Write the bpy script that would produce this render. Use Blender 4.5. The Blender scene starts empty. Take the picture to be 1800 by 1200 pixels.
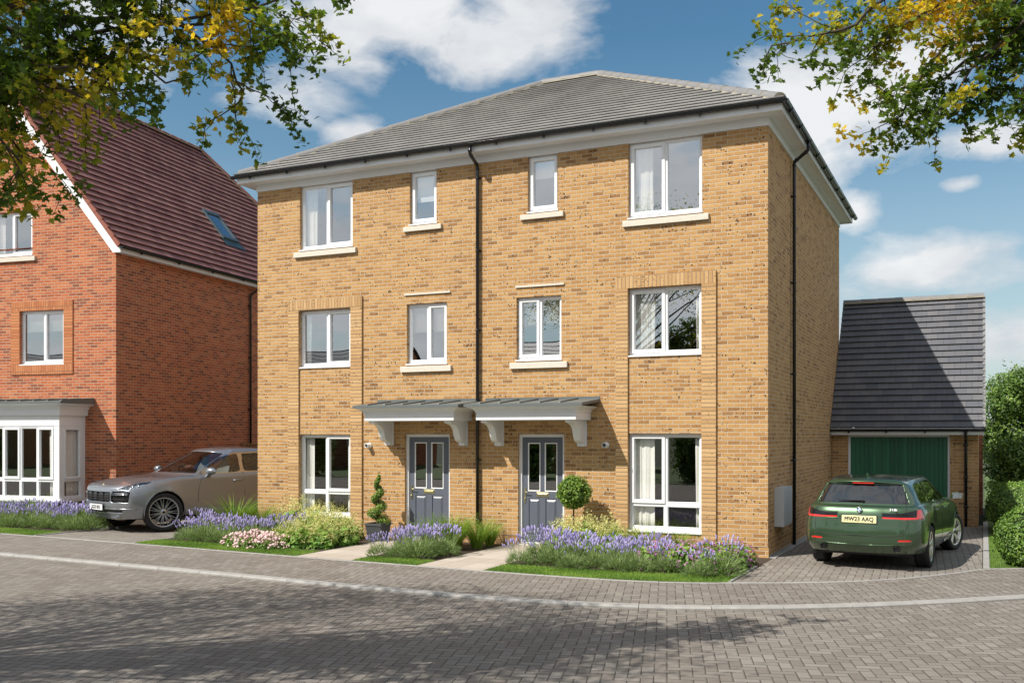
import bpy, math, random
import numpy as np
from mathutils import Vector, Matrix, Quaternion, noise as mnoise
R = math.radians
sc = bpy.context.scene
col = sc.collection
PI = math.pi

# ------------------------------------------------------------------ helpers
class MB:
    """collects faces and links them as one mesh object"""
    def __init__(s):
        s.v = []; s.f = []; s.m = []; s.uv = {}; s.sm = []
    def face(s, pts, mi=0, uv=None, smooth=False):
        n = len(s.v); s.v += [tuple(p) for p in pts]
        s.f.append(tuple(range(n, n + len(pts)))); s.m.append(mi); s.sm.append(smooth)
        if uv: s.uv[len(s.f) - 1] = uv
    def box(s, x0, x1, y0, y1, z0, z1, mi=0):
        if x0 > x1: x0, x1 = x1, x0
        if y0 > y1: y0, y1 = y1, y0
        if z0 > z1: z0, z1 = z1, z0
        n = len(s.v)
        s.v += [(x0,y0,z0),(x1,y0,z0),(x1,y1,z0),(x0,y1,z0),(x0,y0,z1),(x1,y0,z1),(x1,y1,z1),(x0,y1,z1)]
        for q in ((0,3,2,1),(4,5,6,7),(0,1,5,4),(1,2,6,5),(2,3,7,6),(3,0,4,7)):
            s.f.append(tuple(n+i for i in q)); s.m.append(mi); s.sm.append(False)
        return s
    def grid(s, rows, mi=0, closed=False, smooth=True, cap=False):
        """rows: list of equally long point rows"""
        n = len(s.v); k = len(rows[0])
        for r in rows: s.v += [tuple(p) for p in r]
        for i in range(len(rows)-1):
            for j in range(k if closed else k-1):
                j2 = (j+1) % k
                s.f.append((n+i*k+j, n+i*k+j2, n+(i+1)*k+j2, n+(i+1)*k+j)); s.m.append(mi); s.sm.append(smooth)
        if cap and closed:
            s.f.append(tuple(n+j for j in range(k))[::-1]); s.m.append(mi); s.sm.append(False)
            e = n+(len(rows)-1)*k
            s.f.append(tuple(e+j for j in range(k))); s.m.append(mi); s.sm.append(False)
    def tube(s, pts, r, n=8, mi=0, cap=True, radii=None):
        pts = [Vector(p) for p in pts]
        rows = []; up = Vector((0,0,1))
        for i, p in enumerate(pts):
            a = pts[max(0,i-1)]; b = pts[min(len(pts)-1,i+1)]
            d = (b-a).normalized()
            if i == 0:
                u = d.orthogonal().normalized()
            else:
                u = (u - d*u.dot(d)).normalized()
            w = d.cross(u); rr = radii[i] if radii else r
            rows.append([p + (u*math.cos(2*PI*j/n) + w*math.sin(2*PI*j/n))*rr for j in range(n)])
        s.grid(rows, mi, closed=True, smooth=True, cap=cap)
    def prism(s, prof, a, b, axis='x', mi=0, smooth=False):
        """profile (list of 2D) extruded along axis from a to b"""
        def P(p, t):
            return {'x': (t, p[0], p[1]), 'y': (p[0], t, p[1]), 'z': (p[0], p[1], t)}[axis]
        n = len(prof)
        for i in range(n):
            j = (i+1) % n
            s.face([P(prof[i],a), P(prof[j],a), P(prof[j],b), P(prof[i],b)], mi, smooth=smooth)
        s.face([P(p,a) for p in prof][::-1], mi); s.face([P(p,b) for p in prof], mi)
    def lathe(s, prof, c=(0,0,0), n=24, axis='z', mi=0, smooth=True):
        rows = []
        for r, h in prof:
            row = []
            for j in range(n):
                a = 2*PI*j/n; ca, sa = math.cos(a)*r, math.sin(a)*r
                row.append({'z': (c[0]+ca, c[1]+sa, c[2]+h), 'y': (c[0]+ca, c[1]+h, c[2]+sa), 'x': (c[0]+h, c[1]+ca, c[2]+sa)}[axis])
            rows.append(row)
        s.grid(rows, mi, closed=True, smooth=smooth)
    def build(s, name, mats, parent=None, loc=(0,0,0), rot=None, fix=False, weld=False, bevel=0):
        me = bpy.data.meshes.new(name)
        me.from_pydata(s.v, [], s.f)
        if not isinstance(mats, (list, tuple)): mats = [mats]
        for m in mats: me.materials.append(m)
        me.polygons.foreach_set('material_index', s.m)
        me.polygons.foreach_set('use_smooth', s.sm)
        if s.uv:
            L = me.uv_layers.new(name='UVMap')
            for fi, uv in s.uv.items():
                for k, li in enumerate(me.polygons[fi].loop_indices): L.data[li].uv = uv[k]
        if fix or weld:
            import bmesh
            bm = bmesh.new(); bm.from_mesh(me)
            if weld: bmesh.ops.remove_doubles(bm, verts=bm.verts, dist=1e-4)
            if fix: bmesh.ops.recalc_face_normals(bm, faces=bm.faces)
            bm.to_mesh(me); bm.free()
        me.update()
        o = bpy.data.objects.new(name, me); col.objects.link(o)
        o.location = loc
        if rot: o.rotation_euler = rot
        if parent: o.parent = parent
        if bevel:
            b = o.modifiers.new('b', 'BEVEL'); b.width = bevel; b.segments = 2; b.limit_method = 'ANGLE'; b.angle_limit = R(40)
        return o

def tag(o, label=None, cat=None, group=None, kind=None):
    if label: o['label'] = label
    if cat: o['category'] = cat
    if group: o['group'] = group
    if kind: o['kind'] = kind
    return o
def empty(name, loc=(0,0,0), rz=0, label=None, cat=None, group=None):
    o = bpy.data.objects.new(name, None); col.objects.link(o); o.location = loc; o.rotation_euler = (0,0,rz)
    o.empty_display_size = .2
    return tag(o, label, cat, group)
def copy_tree(o, parent=None):
    c = o.copy(); col.objects.link(c); c.parent = parent
    for ch in [k for k in o.children]: copy_tree(ch, c)
    return c

# ------------------------------------------------------------------ materials
class NT:
    def __init__(s, m):
        m.use_nodes = True; s.t = m.node_tree; s.n = s.t.nodes; s.n.clear()
        s.out = s.n.new('ShaderNodeOutputMaterial')
    def node(s, typ, ins=None, **kw):
        n = s.n.new('ShaderNode'+typ)
        for k, v in kw.items(): setattr(n, k, v)
        if ins:
            for k, v in ins.items():
                sk = n.inputs[k]
                if isinstance(v, bpy.types.NodeSocket): s.t.links.new(v, sk)
                else: sk.default_value = v
        return n
    def math(s, op, a, b=None, c=None, clamp=False):
        ins = {0: a}
        if b is not None: ins[1] = b
        if c is not None: ins[2] = c
        n = s.node('Math', ins, operation=op); n.use_clamp = clamp
        return n.outputs[0]
    def mix(s, f, a, b, blend='MIX'):
        n = s.n.new('ShaderNodeMix'); n.data_type = 'RGBA'; n.blend_type = blend
        for i, v in ((0, f), (6, a), (7, b)):
            if isinstance(v, bpy.types.NodeSocket): s.t.links.new(v, n.inputs[i])
            else: n.inputs[i].default_value = v if i == 0 else c4(v)
        return n.outputs[2]
    def ramp(s, f, stops, interp='LINEAR'):
        n = s.n.new('ShaderNodeValToRGB'); e = n.color_ramp; e.interpolation = interp
        while len(e.elements) < len(stops): e.elements.new(.5)
        for el, (p, c) in zip(e.elements, stops):
            el.position = p; el.color = c4(c)
        s.t.links.new(f, n.inputs[0]); return n.outputs[0]
    def noise(s, vec, scale, detail=3, rough=.55, out=0, dist=0):
        n = s.node('TexNoise', {'Scale': scale, 'Detail': detail, 'Roughness': rough, 'Distortion': dist})
        if vec is not None: s.t.links.new(vec, n.inputs['Vector'])
        return n.outputs[out]
    def comb(s, x, y, z=0.0): return s.node('CombineXYZ', {0: x, 1: y, 2: z}).outputs[0]
    def sep(s, v):
        n = s.node('SeparateXYZ', {0: v}); return n.outputs[0], n.outputs[1], n.outputs[2]
    def bump(s, h, strength=.3, dist=.01):
        return s.node('Bump', {'Height': h, 'Strength': strength, 'Distance': dist}).outputs[0]
    def principled(s, **kw):
        ins = {k.replace('_', ' '): v for k, v in kw.items()}
        for k, v in list(ins.items()):
            if k in ('Base Color', 'Emission Color', 'Specular Tint', 'Coat Tint') and not isinstance(v, bpy.types.NodeSocket): ins[k] = c4(v)
        n = s.node('BsdfPrincipled', ins)
        s.t.links.new(n.outputs[0], s.out.inputs[0]); return n
def c4(c):
    if isinstance(c, (int, float)): return (c, c, c, 1)
    return tuple(c) if len(c) == 4 else (c[0], c[1], c[2], 1)
def new_mat(name):
    m = bpy.data.materials.new(name); return m, NT(m)
def simple(name, color, rough=.5, metal=0, spec=.5, var=0, vscale=3, bump=0, bscale=60, coat=0):
    m, t = new_mat(name)
    geo = t.node('TexCoord').outputs['Object']
    c = color
    if var:
        f = t.noise(geo, vscale, 4)
        c = t.mix(f, [x*(1-var) for x in color], [min(1, x*(1+var)) for x in color])
    kw = dict(Base_Color=c, Roughness=rough, Metallic=metal, Coat_Weight=coat)
    kw['Specular_IOR_Level'] = spec
    if bump: kw['Normal'] = t.bump(t.noise(geo, bscale, 3), bump, .004)
    t.principled(**kw)
    return m
def wall_uv(t):
    """metres along the wall, metres up; picks the axis from the surface normal"""
    tc = t.node('TexCoord').outputs['Object']; x, y, z = t.sep(tc)
    nx = t.sep(t.node('NewGeometry').outputs['Normal'])[0]
    side = t.math('GREATER_THAN', t.math('ABSOLUTE', nx), .6)
    u = t.math('ADD', t.math('MULTIPLY', y, side), t.math('MULTIPLY', x, t.math('SUBTRACT', 1.0, side)))
    return u, z, tc
def brick_mat(name, stops, mortar, bw=.225, bh=.075, joint=.010, mode='stretcher', speck=.5, sat=1):
    m, t = new_mat(name)
    u, z, tc = wall_uv(t)
    if mode == 'soldier': u, z = z, u
    if mode == 'stack': bw = 9.0
    row = t.math('FLOOR', t.math('DIVIDE', z, bh))
    if mode == 'stretcher':
        off = t.math('MULTIPLY', t.math('FLOORED_MODULO', row, 2.0), bw/2)
        uu = t.math('ADD', u, off)
    else: uu = t.math('ADD', u, 100.0 if mode == 'stack' else .0)
    # slightly uneven laying
    cidx = t.math('FLOOR', t.math('DIVIDE', uu, bw))
    fu = t.math('SUBTRACT', uu, t.math('MULTIPLY', cidx, bw))
    fz = t.math('SUBTRACT', z, t.math('MULTIPLY', row, bh))
    wob = t.math('MULTIPLY', t.math('SUBTRACT', t.noise(tc, 45, 2), .5), .006)
    du = t.math('MINIMUM', fu, t.math('SUBTRACT', bw, fu))
    dz = t.math('MINIMUM', fz, t.math('SUBTRACT', bh, fz))
    d = t.math('ADD', t.math('MINIMUM', du, dz), wob)
    msk = t.node('MapRange', {0: d, 1: joint*.42, 2: joint*.8, 3: 0.0, 4: 1.0}).outputs[0]
    wn = t.node('TexWhiteNoise', {'Vector': t.comb(cidx, row, 3.7)}, noise_dimensions='3D')
    wn2 = t.node('TexWhiteNoise', {'Vector': t.comb(cidx, row, 9.1)}, noise_dimensions='3D').outputs[0]
    base = t.ramp(wn.outputs[0], stops)
    n1 = t.noise(tc, 22, 4, .65)
    base = t.mix(t.math('MULTIPLY', n1, .9), base, t.mix(.55, base, stops[0][1]), 'MIX')
    # fine sandy mottling and burnt pits
    n2 = t.noise(tc, 90, 3, .7)
    base = t.mix(t.ramp(n2, [(.42, 0.0), (.75, .75)]), base, [min(1, c*1.35) for c in stops[-2][1]])
    vor = t.node('TexVoronoi', {'Vector': tc, 'Scale': 19.0, 'Randomness': 1.0})
    pit = t.math('MULTIPLY', t.math('LESS_THAN', vor.outputs['Distance'], t.math('MULTIPLY', wn2, .34)), t.math('GREATER_THAN', t.noise(tc, 12, 2), .44))
    base = t.mix(t.math('MULTIPLY', pit, speck), base, (.05, .028, .016))
    big = t.noise(tc, .6, 3)
    base = t.mix(t.ramp(big, [(.35, 0.0), (.7, .22)]), base, stops[1][1])
    mort = t.mix(t.noise(tc, 40, 3), [c*.8 for c in mortar], mortar)
    c = t.mix(msk, mort, base)
    h = t.math('ADD', t.math('MULTIPLY', msk, 1.0), t.math('MULTIPLY', n2, .35))
    h = t.math('SUBTRACT', h, t.math('MULTIPLY', pit, .5))
    t.principled(Base_Color=c, Roughness=.88, Normal=t.bump(h, .8, .006), Specular_IOR_Level=.25)
    return m
BUFF = [(0, (.20,.098,.040)), (.09, (.37,.195,.076)), (.36, (.485,.278,.106)), (.74, (.575,.36,.155)), (.94, (.42,.232,.088)), (1, (.15,.072,.033))]
BUFFL = [(0, (0.342,0.190,0.081)), (.3, (0.456,0.275,0.122)), (.6, (0.537,0.347,0.169)), (.8, (0.570,0.380,0.195)), (1, (0.361,0.199,0.085))]
RED = [(0, (.10,.034,.026)), (.13, (.22,.055,.030)), (.33, (.42,.098,.038)), (.65, (.54,.145,.052)), (.9, (.58,.21,.088)), (1, (.17,.052,.038))]
ORG = [(0, (.38,.12,.05)), (.4, (.49,.19,.08)), (.7, (.56,.26,.12)), (.9, (.47,.17,.07)), (1, (.33,.11,.05))]
M = {}
M['buff'] = brick_mat('buff_brick', BUFF, (.56,.47,.35), speck=.95)
M['buff_soldier'] = brick_mat('buff_soldier', BUFFL, (.30,.22,.145), bw=.235, bh=.075, mode='soldier', speck=.6)
M['buff_stack'] = brick_mat('buff_stack', BUFFL, (.27,.20,.135), bh=.075, mode='stack', speck=.6)
M['red'] = brick_mat('red_brick', RED, (.52,.40,.30), speck=.35)
M['red_soldier'] = brick_mat('red_soldier', ORG, (.26,.15,.09), bw=.24, bh=.075, mode='soldier', speck=.3)
M['red_stack'] = brick_mat('red_stack', ORG, (.26,.15,.09), mode='stack', speck=.3)
M['upvc'] = simple('white_upvc', (.80,.81,.83), .28, var=.02)
M['wood_white'] = simple('white_painted_board', (.74,.75,.77), .38, var=.03)
M['stone'] = simple('cast_stone', (.62,.57,.49), .85, var=.14, vscale=25, bump=.3, bscale=180)
M['lead'] = simple('grey_green_sheet_roof', (.11,.125,.125), .6, 0, var=.15, vscale=4)
M['black_plastic'] = simple('black_gutter_plastic', (.012,.013,.016), .22)
M['door_grey'] = simple('grey_door_paint', (.098,.11,.142), .38, var=.05, vscale=8, bump=.08, bscale=90)
M['gold'] = simple('brass', (.55,.50,.30), .3, 1)
M['chrome'] = simple('chrome', (.7,.7,.72), .15, 1)
M['render_base'] = simple('concrete_base', (.32,.31,.30), .9, var=.2, vscale=12)
M['fence_wood'] = simple('fence_wood', (.33,.21,.10), .8, var=.3, vscale=14)
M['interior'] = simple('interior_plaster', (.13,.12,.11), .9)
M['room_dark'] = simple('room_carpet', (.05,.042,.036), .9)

def roof_mat(name, stops, tw=.27, rough=.55, jd=.3):
    m, t = new_mat(name)
    uv = t.node('UVMap').outputs[0]; u, v, _ = t.sep(uv)
    row = t.math('FLOOR', t.math('ADD', v, .0001))
    uu = t.math('ADD', t.math('DIVIDE', u, tw), t.math('MULTIPLY', t.math('FLOORED_MODULO', row, 2.0), .5))
    ci = t.math('FLOOR', uu); fu = t.math('FRACT', uu)
    d = t.math('MINIMUM', fu, t.math('SUBTRACT', 1.0, fu))
    msk = t.node('MapRange', {0: d, 1: .004, 2: .014, 3: 0.0, 4: 1.0}).outputs[0]
    wn = t.node('TexWhiteNoise', {'Vector': t.comb(ci, row, 1.3)}, noise_dimensions='3D').outputs[0]
    tc = t.node('TexCoord').outputs['Object']
    c = t.ramp(wn, stops)
    c = t.mix(t.math('MULTIPLY', t.noise(tc, 9, 4, .7), .3), c, stops[-1][1])
    c = t.mix(t.ramp(t.noise(tc, 1.1, 3), [(.4, 0.0), (.75, .35)]), c, [x*1.5 for x in stops[-1][1]])
    c = t.mix(msk, [x*jd for x in stops[0][1]], c)
    t.principled(Base_Color=c, Roughness=rough, Normal=t.bump(t.math('ADD', msk, t.math('MULTIPLY', t.noise(tc, 60, 3), .25)), .5, .004), Specular_IOR_Level=.4)
    return m
M['tile_grey'] = roof_mat('grey_roof_tile', [(0, (.30,.29,.283)), (.5, (.33,.32,.312)), (1, (.36,.348,.338))], jd=.72)
M['tile_dark'] = roof_mat('slate_grey_roof_tile', [(0, (0.082,0.090,0.108)), (.5, (0.103,0.106,0.119)), (1, (0.129,0.127,0.135))])
M['tile_red'] = roof_mat('red_brown_roof_tile', [(0, (0.132,0.055,0.053)), (.35, (0.194,0.077,0.069)), (.7, (0.229,0.101,0.086)), (1, (0.264,0.132,0.110))], rough=.5)
M['ridge_grey'] = simple('grey_ridge_tile', (.19,.186,.186), .6, var=.2, vscale=5)
M['ridge_red'] = simple('red_ridge_tile', (.25,.075,.045), .6, var=.2, vscale=5)
M['mortar'] = simple('ridge_mortar', (.33,.295,.225), .9, var=.15, vscale=30)

def glass_mat(name, f0=.22, tint=(.55,.6,.6), refl=(.95,.97,1), rough=0.0):
    m, t = new_mat(name)
    lw = t.math('POWER', t.node('LayerWeight', {'Blend': .5}).outputs['Facing'], 4.0)
    f = t.node('MapRange', {0: lw, 1: .0, 2: 1.0, 3: f0*1.12, 4: .95}).outputs[0]
    tc = t.node('TexCoord').outputs['Object']
    nb = t.bump(t.noise(tc, 1.1, 1), .05, .03)
    g = t.node('BsdfGlossy', {'Color': c4(refl), 'Roughness': rough, 'Normal': nb}).outputs[0]
    tr = t.node('BsdfTransparent', {'Color': c4(tint)}).outputs[0]
    mx = t.node('MixShader', {0: f, 1: tr, 2: g})
    t.t.links.new(mx.outputs[0], t.out.inputs[0]); return m
M['glass'] = glass_mat('window_glass', .15, (.97,.98,.98))
M['glass_up'] = glass_mat('upper_window_glass', .42, (.97,.98,.98))
M['glass_door'] = glass_mat('door_glass', .2, (.12,.13,.13))
def curtain_mat():
    m, t = new_mat('curtain_fabric')
    d = t.node('BsdfDiffuse', {'Color': c4((.94,.92,.87))}).outputs[0]
    tl = t.node('BsdfTranslucent', {'Color': c4((.7,.66,.6))}).outputs[0]
    t.t.links.new(t.node('MixShader', {0: .12, 1: d, 2: tl}).outputs[0], t.out.inputs[0]); return m
M['curtain'] = curtain_mat()

def paver_mat(name, rot=0.0, w=.118, stops=None):
    m, t = new_mat(name)
    tc = t.node('TexCoord').outputs['Object']
    mp = t.node('Mapping', {'Vector': tc, 'Rotation': (0,0,rot), 'Scale': (1/w,1/w,1)}).outputs[0]
    x, y, _ = t.sep(mp)
    i = t.math('FLOOR', x); j = t.math('FLOOR', y)
    u = t.math('SUBTRACT', x, i); v = t.math('SUBTRACT', y, j)
    k = t.math('FLOORED_MODULO', t.math('SUBTRACT', i, j), 4.0)
    def eq(a): return t.math('COMPARE', k, a, .1)
    k0, k1, k2, k3 = eq(0.0), eq(1.0), eq(2.0), eq(3.0)
    dl = t.math('MULTIPLY_ADD', k1, 9.0, u); dr = t.math('MULTIPLY_ADD', k0, 9.0, t.math('SUBTRACT', 1.0, u))
    db = t.math('MULTIPLY_ADD', k2, 9.0, v); dt = t.math('MULTIPLY_ADD', k3, 9.0, t.math('SUBTRACT', 1.0, v))
    d = t.math('MINIMUM', t.math('MINIMUM', dl, dr), t.math('MINIMUM', db, dt))
    d = t.math('ADD', d, t.math('MULTIPLY', t.math('SUBTRACT', t.noise(tc, 60, 2), .5), .035))
    msk = t.node('MapRange', {0: d, 1: .028, 2: .066, 3: 0.0, 4: 1.0}).outputs[0]
    round_ = t.node('MapRange', {0: d, 1: .0, 2: .13, 3: 0.0, 4: 1.0}).outputs[0]
    idv = t.comb(t.math('SUBTRACT', i, k1), t.math('SUBTRACT', j, k2), 0.5)
    wn = t.node('TexWhiteNoise', {'Vector': idv}, noise_dimensions='3D').outputs[0]
    c = t.ramp(wn, stops or [(0, (.122,.097,.080)), (.3, (.158,.133,.112)), (.7, (.190,.167,.145)), (1, (.242,.215,.188))])
    n2 = t.noise(tc, 130, 4, .7)
    c = t.mix(t.math('MULTIPLY', n2, .55), c, (.29,.27,.245))
    dirt = t.ramp(t.noise(tc, 1.3, 5, .65), [(.38, 0.0), (.72, .4)])
    c = t.mix(dirt, c, (.15,.125,.105))
    c = t.mix(t.ramp(t.noise(tc, .25, 3), [(.4, 0.0), (.7, .25)]), c, (.27,.248,.218))
    jc = t.mix(t.ramp(t.noise(tc, 5, 3), [(.45, 0.0), (.65, 1.0)]), (.055,.048,.04), (.10,.09,.07))
    c = t.mix(msk, jc, c)
    h = t.math('ADD', round_, t.math('MULTIPLY', n2, .08))
    h = t.math('ADD', h, t.math('MULTIPLY', wn, .12))
    t.principled(Base_Color=c, Roughness=.82, Normal=t.bump(h, .75, .006), Specular_IOR_Level=.3)
    return m
M['paver_road'] = paver_mat('road_block_paving', R(-16.5))
M['paver_foot'] = paver_mat('footway_block_paving', R(-16.5))
M['paver_drive'] = paver_mat('drive_block_paving', R(-3), stops=[(0, (.16,.13,.11)), (.4, (.21,.185,.16)), (1, (.27,.245,.215))])
def slab_mat():
    m, t = new_mat('path_slab')
    tc = t.node('TexCoord').outputs['Object']; x, y, _ = t.sep(tc)
    fx = t.math('FRACT', t.math('DIVIDE', t.math('ADD', x, 9.89), .425)); fy = t.math('FRACT', t.math('DIVIDE', y, .6))
    dx = t.math('MULTIPLY', t.math('MINIMUM', fx, t.math('SUBTRACT', 1.0, fx)), .425)
    dy = t.math('MULTIPLY', t.math('MINIMUM', fy, t.math('SUBTRACT', 1.0, fy)), .6)
    msk = t.node('MapRange', {0: t.math('MINIMUM', dx, dy), 1: .002, 2: .007, 3: 0.0, 4: 1.0}).outputs[0]
    cell = t.comb(t.math('FLOOR', t.math('DIVIDE', t.math('ADD', x, 9.89), .425)), t.math('FLOOR', t.math('DIVIDE', y, .6)), 0.0)
    wn = t.node('TexWhiteNoise', {'Vector': cell}, noise_dimensions='3D').outputs[0]
    c = t.ramp(wn, [(0, (.42,.36,.30)), (1, (.52,.46,.40))])
    c = t.mix(t.math('MULTIPLY', t.noise(tc, 30, 4), .4), c, (.36,.31,.26))
    c = t.mix(msk, (.2,.17,.14), c)
    t.principled(Base_Color=c, Roughness=.85, Normal=t.bump(msk, .4, .004)); return m
M['slab'] = slab_mat()
M['kerb'] = simple('kerb_concrete', (.31,.30,.285), .85, var=.3, vscale=7, bump=.35, bscale=120)
M['kerb_joint'] = simple('kerb_joint', (.10,.09,.08), .9)
M['soil'] = simple('soil', (.05,.034,.022), .95, var=.4, vscale=20, bump=.8, bscale=40)
M['lawn'] = simple('lawn_base', (.08,.125,.03), .9, var=.4, vscale=9)
M['field'] = simple('grass_field', (.06,.07,.035), .95, var=.35, vscale=.4)

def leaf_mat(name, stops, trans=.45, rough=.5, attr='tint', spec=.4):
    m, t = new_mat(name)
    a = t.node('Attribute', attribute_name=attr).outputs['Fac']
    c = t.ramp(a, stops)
    p = t.principled(Base_Color=c, Roughness=rough, Specular_IOR_Level=spec)
    tl = t.node('BsdfTranslucent', {'Color': t.mix(1.0, c, (1.0,1.0,.55), 'MULTIPLY')}).outputs[0]
    tl_n = tl
    mx = t.node('MixShader', {0: trans, 1: p.outputs[0], 2: tl_n})
    t.t.links.new(mx.outputs[0], t.out.inputs[0]); return m
M['maple'] = leaf_mat('maple_leaf', [(0, (.058,.105,.015)), (.43, (.12,.20,.022)), (.60, (.30,.33,.03)), (.80, (.62,.50,.05)), (1, (.80,.56,.05))], .55)
M['bark'] = simple('bark', (.055,.042,.032), .95, var=.4, vscale=20, bump=.9, bscale=35)
M['hedge'] = leaf_mat('hedge_leaf', [(0, (0.060,0.119,0.024)), (.5, (0.128,0.238,0.037)), (1, (0.289,0.425,0.085))], .25, .45)
M['laurel'] = leaf_mat('laurel_leaf', [(0, (0.052,0.108,0.028)), (.5, (0.123,0.219,0.044)), (1, (0.280,0.403,0.088))], .3, .4)
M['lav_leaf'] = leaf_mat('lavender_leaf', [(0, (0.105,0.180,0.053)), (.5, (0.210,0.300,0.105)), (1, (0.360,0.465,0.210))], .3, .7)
M['lav_flower'] = leaf_mat('lavender_flower', [(0, (.27,.23,.52)), (.5, (.40,.35,.68)), (1, (.56,.51,.82))], .2, .7)
M['grass'] = leaf_mat('grass_blade', [(0, (0.075,0.165,0.018)), (.5, (0.165,0.300,0.033)), (1, (0.360,0.465,0.075))], .35, .6)
M['turf'] = leaf_mat('turf_blade', [(0, (.09,.18,.024)), (.5, (.19,.33,.042)), (1, (.36,.50,.10))], .35, .6)
M['alch_leaf'] = leaf_mat('mantle_leaf', [(0, (0.070,0.168,0.028)), (.5, (0.140,0.280,0.042)), (1, (0.280,0.420,0.084))], .3, .6)
M['alch_flower'] = leaf_mat('mantle_flower', [(0, (.55,.52,.16)), (.5, (.70,.66,.27)), (1, (.82,.79,.42))], .2, .7)
M['pink_flower'] = leaf_mat('cranesbill_flower', [(0, (.42,.12,.42)), (.5, (.55,.2,.5)), (1, (.7,.35,.62))], .3, .7)
M['sedum'] = leaf_mat('stonecrop_flower', [(0, (.58,.35,.36)), (.5, (.70,.48,.48)), (1, (.80,.62,.60))], .1, .8)
M['topiary'] = leaf_mat('topiary_leaf', [(0, (0.072,0.144,0.022)), (.5, (0.160,0.272,0.040)), (1, (0.384,0.496,0.096))], .25, .45)
M['pot'] = simple('slate_pot', (.055,.06,.065), .6, var=.2, vscale=10)

# ------------------------------------------------------------------ world, sun, camera
SUN = Vector((-.51, -.80, 1.0)).normalized()      # towards the sun
def make_world():
    w = bpy.data.worlds.new('World'); sc.world = w
    t = NT.__new__(NT); w.use_nodes = True; t.t = w.node_tree; t.n = t.t.nodes; t.n.clear()
    out = t.n.new('ShaderNodeOutputWorld')
    sky = t.node('TexSky'); sky.sky_type = 'NISHITA'; sky.sun_disc = False
    sky.sun_elevation = math.asin(SUN.z); sky.sun_rotation = math.atan2(SUN.x, SUN.y)
    sky.air_density = 1.3; sky.dust_density = .6; sky.ozone_density = 2.2; sky.altitude = 50
    d = t.node('TexCoord').outputs['Generated']
    x, y, z = t.sep(d)
    az = t.math('MULTIPLY', t.math('ARCTAN2', x, y), 180/PI)     # degrees east of +Y
    el = t.math('MULTIPLY', t.math('ARCSINE', t.math('MINIMUM', t.math('MAXIMUM', z, -1.0), 1.0)), 180/PI)
    # cloud banks of the day: azimuth, elevation, half width, half height, strength (degrees)
    banks = [(-27.2,21.8,9.5,2.4,1.0), (-31,22.6,5,3.2,1.0), (-35,21,5,3.6,.85), (-37.8,18.4,4.8,2.3,1.0), (-34.5,16.8,3,1.4,.8), (-24,23.5,6,2.4,.9),
             (-8.6,17.3,4.8,4.6,1.1), (-4.5,17.5,5,4.0,1.0), (.1,15.2,3.8,1.4,.95), (-6.2,12,1.8,1.5,.9), (-3.2,8.8,6,2.4,.95), (-1.2,12.9,1.4,.7,.9),
             (-2.5,5.0,8,2.4,.95), (-48,22,7,5,.8), (-60,16,9,4,.9), (12,20,8,5,.9), (20,11,8,2.6,.7)]
    acc = None
    for a, e, rx, ry, s in banks:
        q = t.math('ADD', t.math('POWER', t.math('DIVIDE', t.math('SUBTRACT', az, a), rx), 2.0),
                   t.math('POWER', t.math('DIVIDE', t.math('SUBTRACT', el, e), ry), 2.0))
        b = t.math('MULTIPLY', t.math('EXPONENT', t.math('MULTIPLY', q, -1.0)), s)
        acc = b if acc is None else t.math('MAXIMUM', acc, b)
    pv = t.node('Mapping', {'Vector': d, 'Scale': (1,1,1.9)}).outputs[0]
    n1 = t.noise(pv, 9.0, 9, .58, dist=.25); n2 = t.noise(pv, 2.6, 4, .5)
    # general clouds away from the view
    back = t.math('MULTIPLY', t.ramp(t.math('ABSOLUTE', t.math('ADD', az, 20.0)), [(0, 0.0), (1, 1.0)]), 0.0)
    away = t.node('MapRange', {0: t.math('ABSOLUTE', t.math('ADD', az, 25.35)), 1: 45.0, 2: 75.0, 3: 0.0, 4: .80}).outputs[0]
    dens = t.math('MAXIMUM', acc, away)
    dens = t.math('ADD', dens, t.math('MULTIPLY', t.math('SUBTRACT', n1, .5), 1.75))
    dens = t.math('ADD', dens, t.math('MULTIPLY', t.math('SUBTRACT', n2, .5), .35))
    m = t.ramp(dens, [(.42, 0.0), (.60, .45), (.86, 1.0)])
    m = t.math('MULTIPLY', m, .93)
    # clouds are brightest on top, greyer where thick below
    shade = t.ramp(t.math('ADD', t.math('MULTIPLY', t.noise(pv, 5.5, 6, .6), .7), t.math('MULTIPLY', dens, .2)), [(.35, (7.8,8.2,8.8)), (.58, (11.6,11.7,11.8))])
    s2 = t.n.new('ShaderNodeMix'); s2.data_type = 'RGBA'; s2.blend_type = 'MULTIPLY'
    s2.inputs[0].default_value = 1.0; t.t.links.new(sky.outputs[0], s2.inputs[6]); s2.inputs[7].default_value = (.72,1.12,1.25,1)
    # pale air near the horizon
    hz = t.ramp(t.math('DIVIDE', el, 90.0), [(0.0, .62), (.09, .34), (.17, .08), (.24, 0.0)])
    base = t.mix(hz, s2.outputs[2], (9.6,9.9,10.2))
    c = t.mix(m, base, shade)
    bg = t.node('Background', {'Color': c, 'Strength': .063})
    t.t.links.new(bg.outputs[0], out.inputs[0])
make_world()
sd = bpy.data.lights.new('sun', 'SUN'); sd.energy = 4.95; sd.angle = R(.42); sd.color = (1, .95, .86)
so = bpy.data.objects.new('sun', sd); col.objects.link(so); so.rotation_euler = SUN.to_track_quat('Z', 'Y').to_euler(); so.location = (-20,-30,40)
cd = bpy.data.cameras.new('camera'); cam = bpy.data.objects.new('camera', cd); col.objects.link(cam)
cam.location = (0,0,2.2); cam.rotation_euler = (R(90), 0, R(25.35)); cd.lens = 35; cd.sensor_width = 36; cd.shift_y = .0911
cd.clip_end = 5000; cd.clip_start = .1; sc.camera = cam
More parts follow.
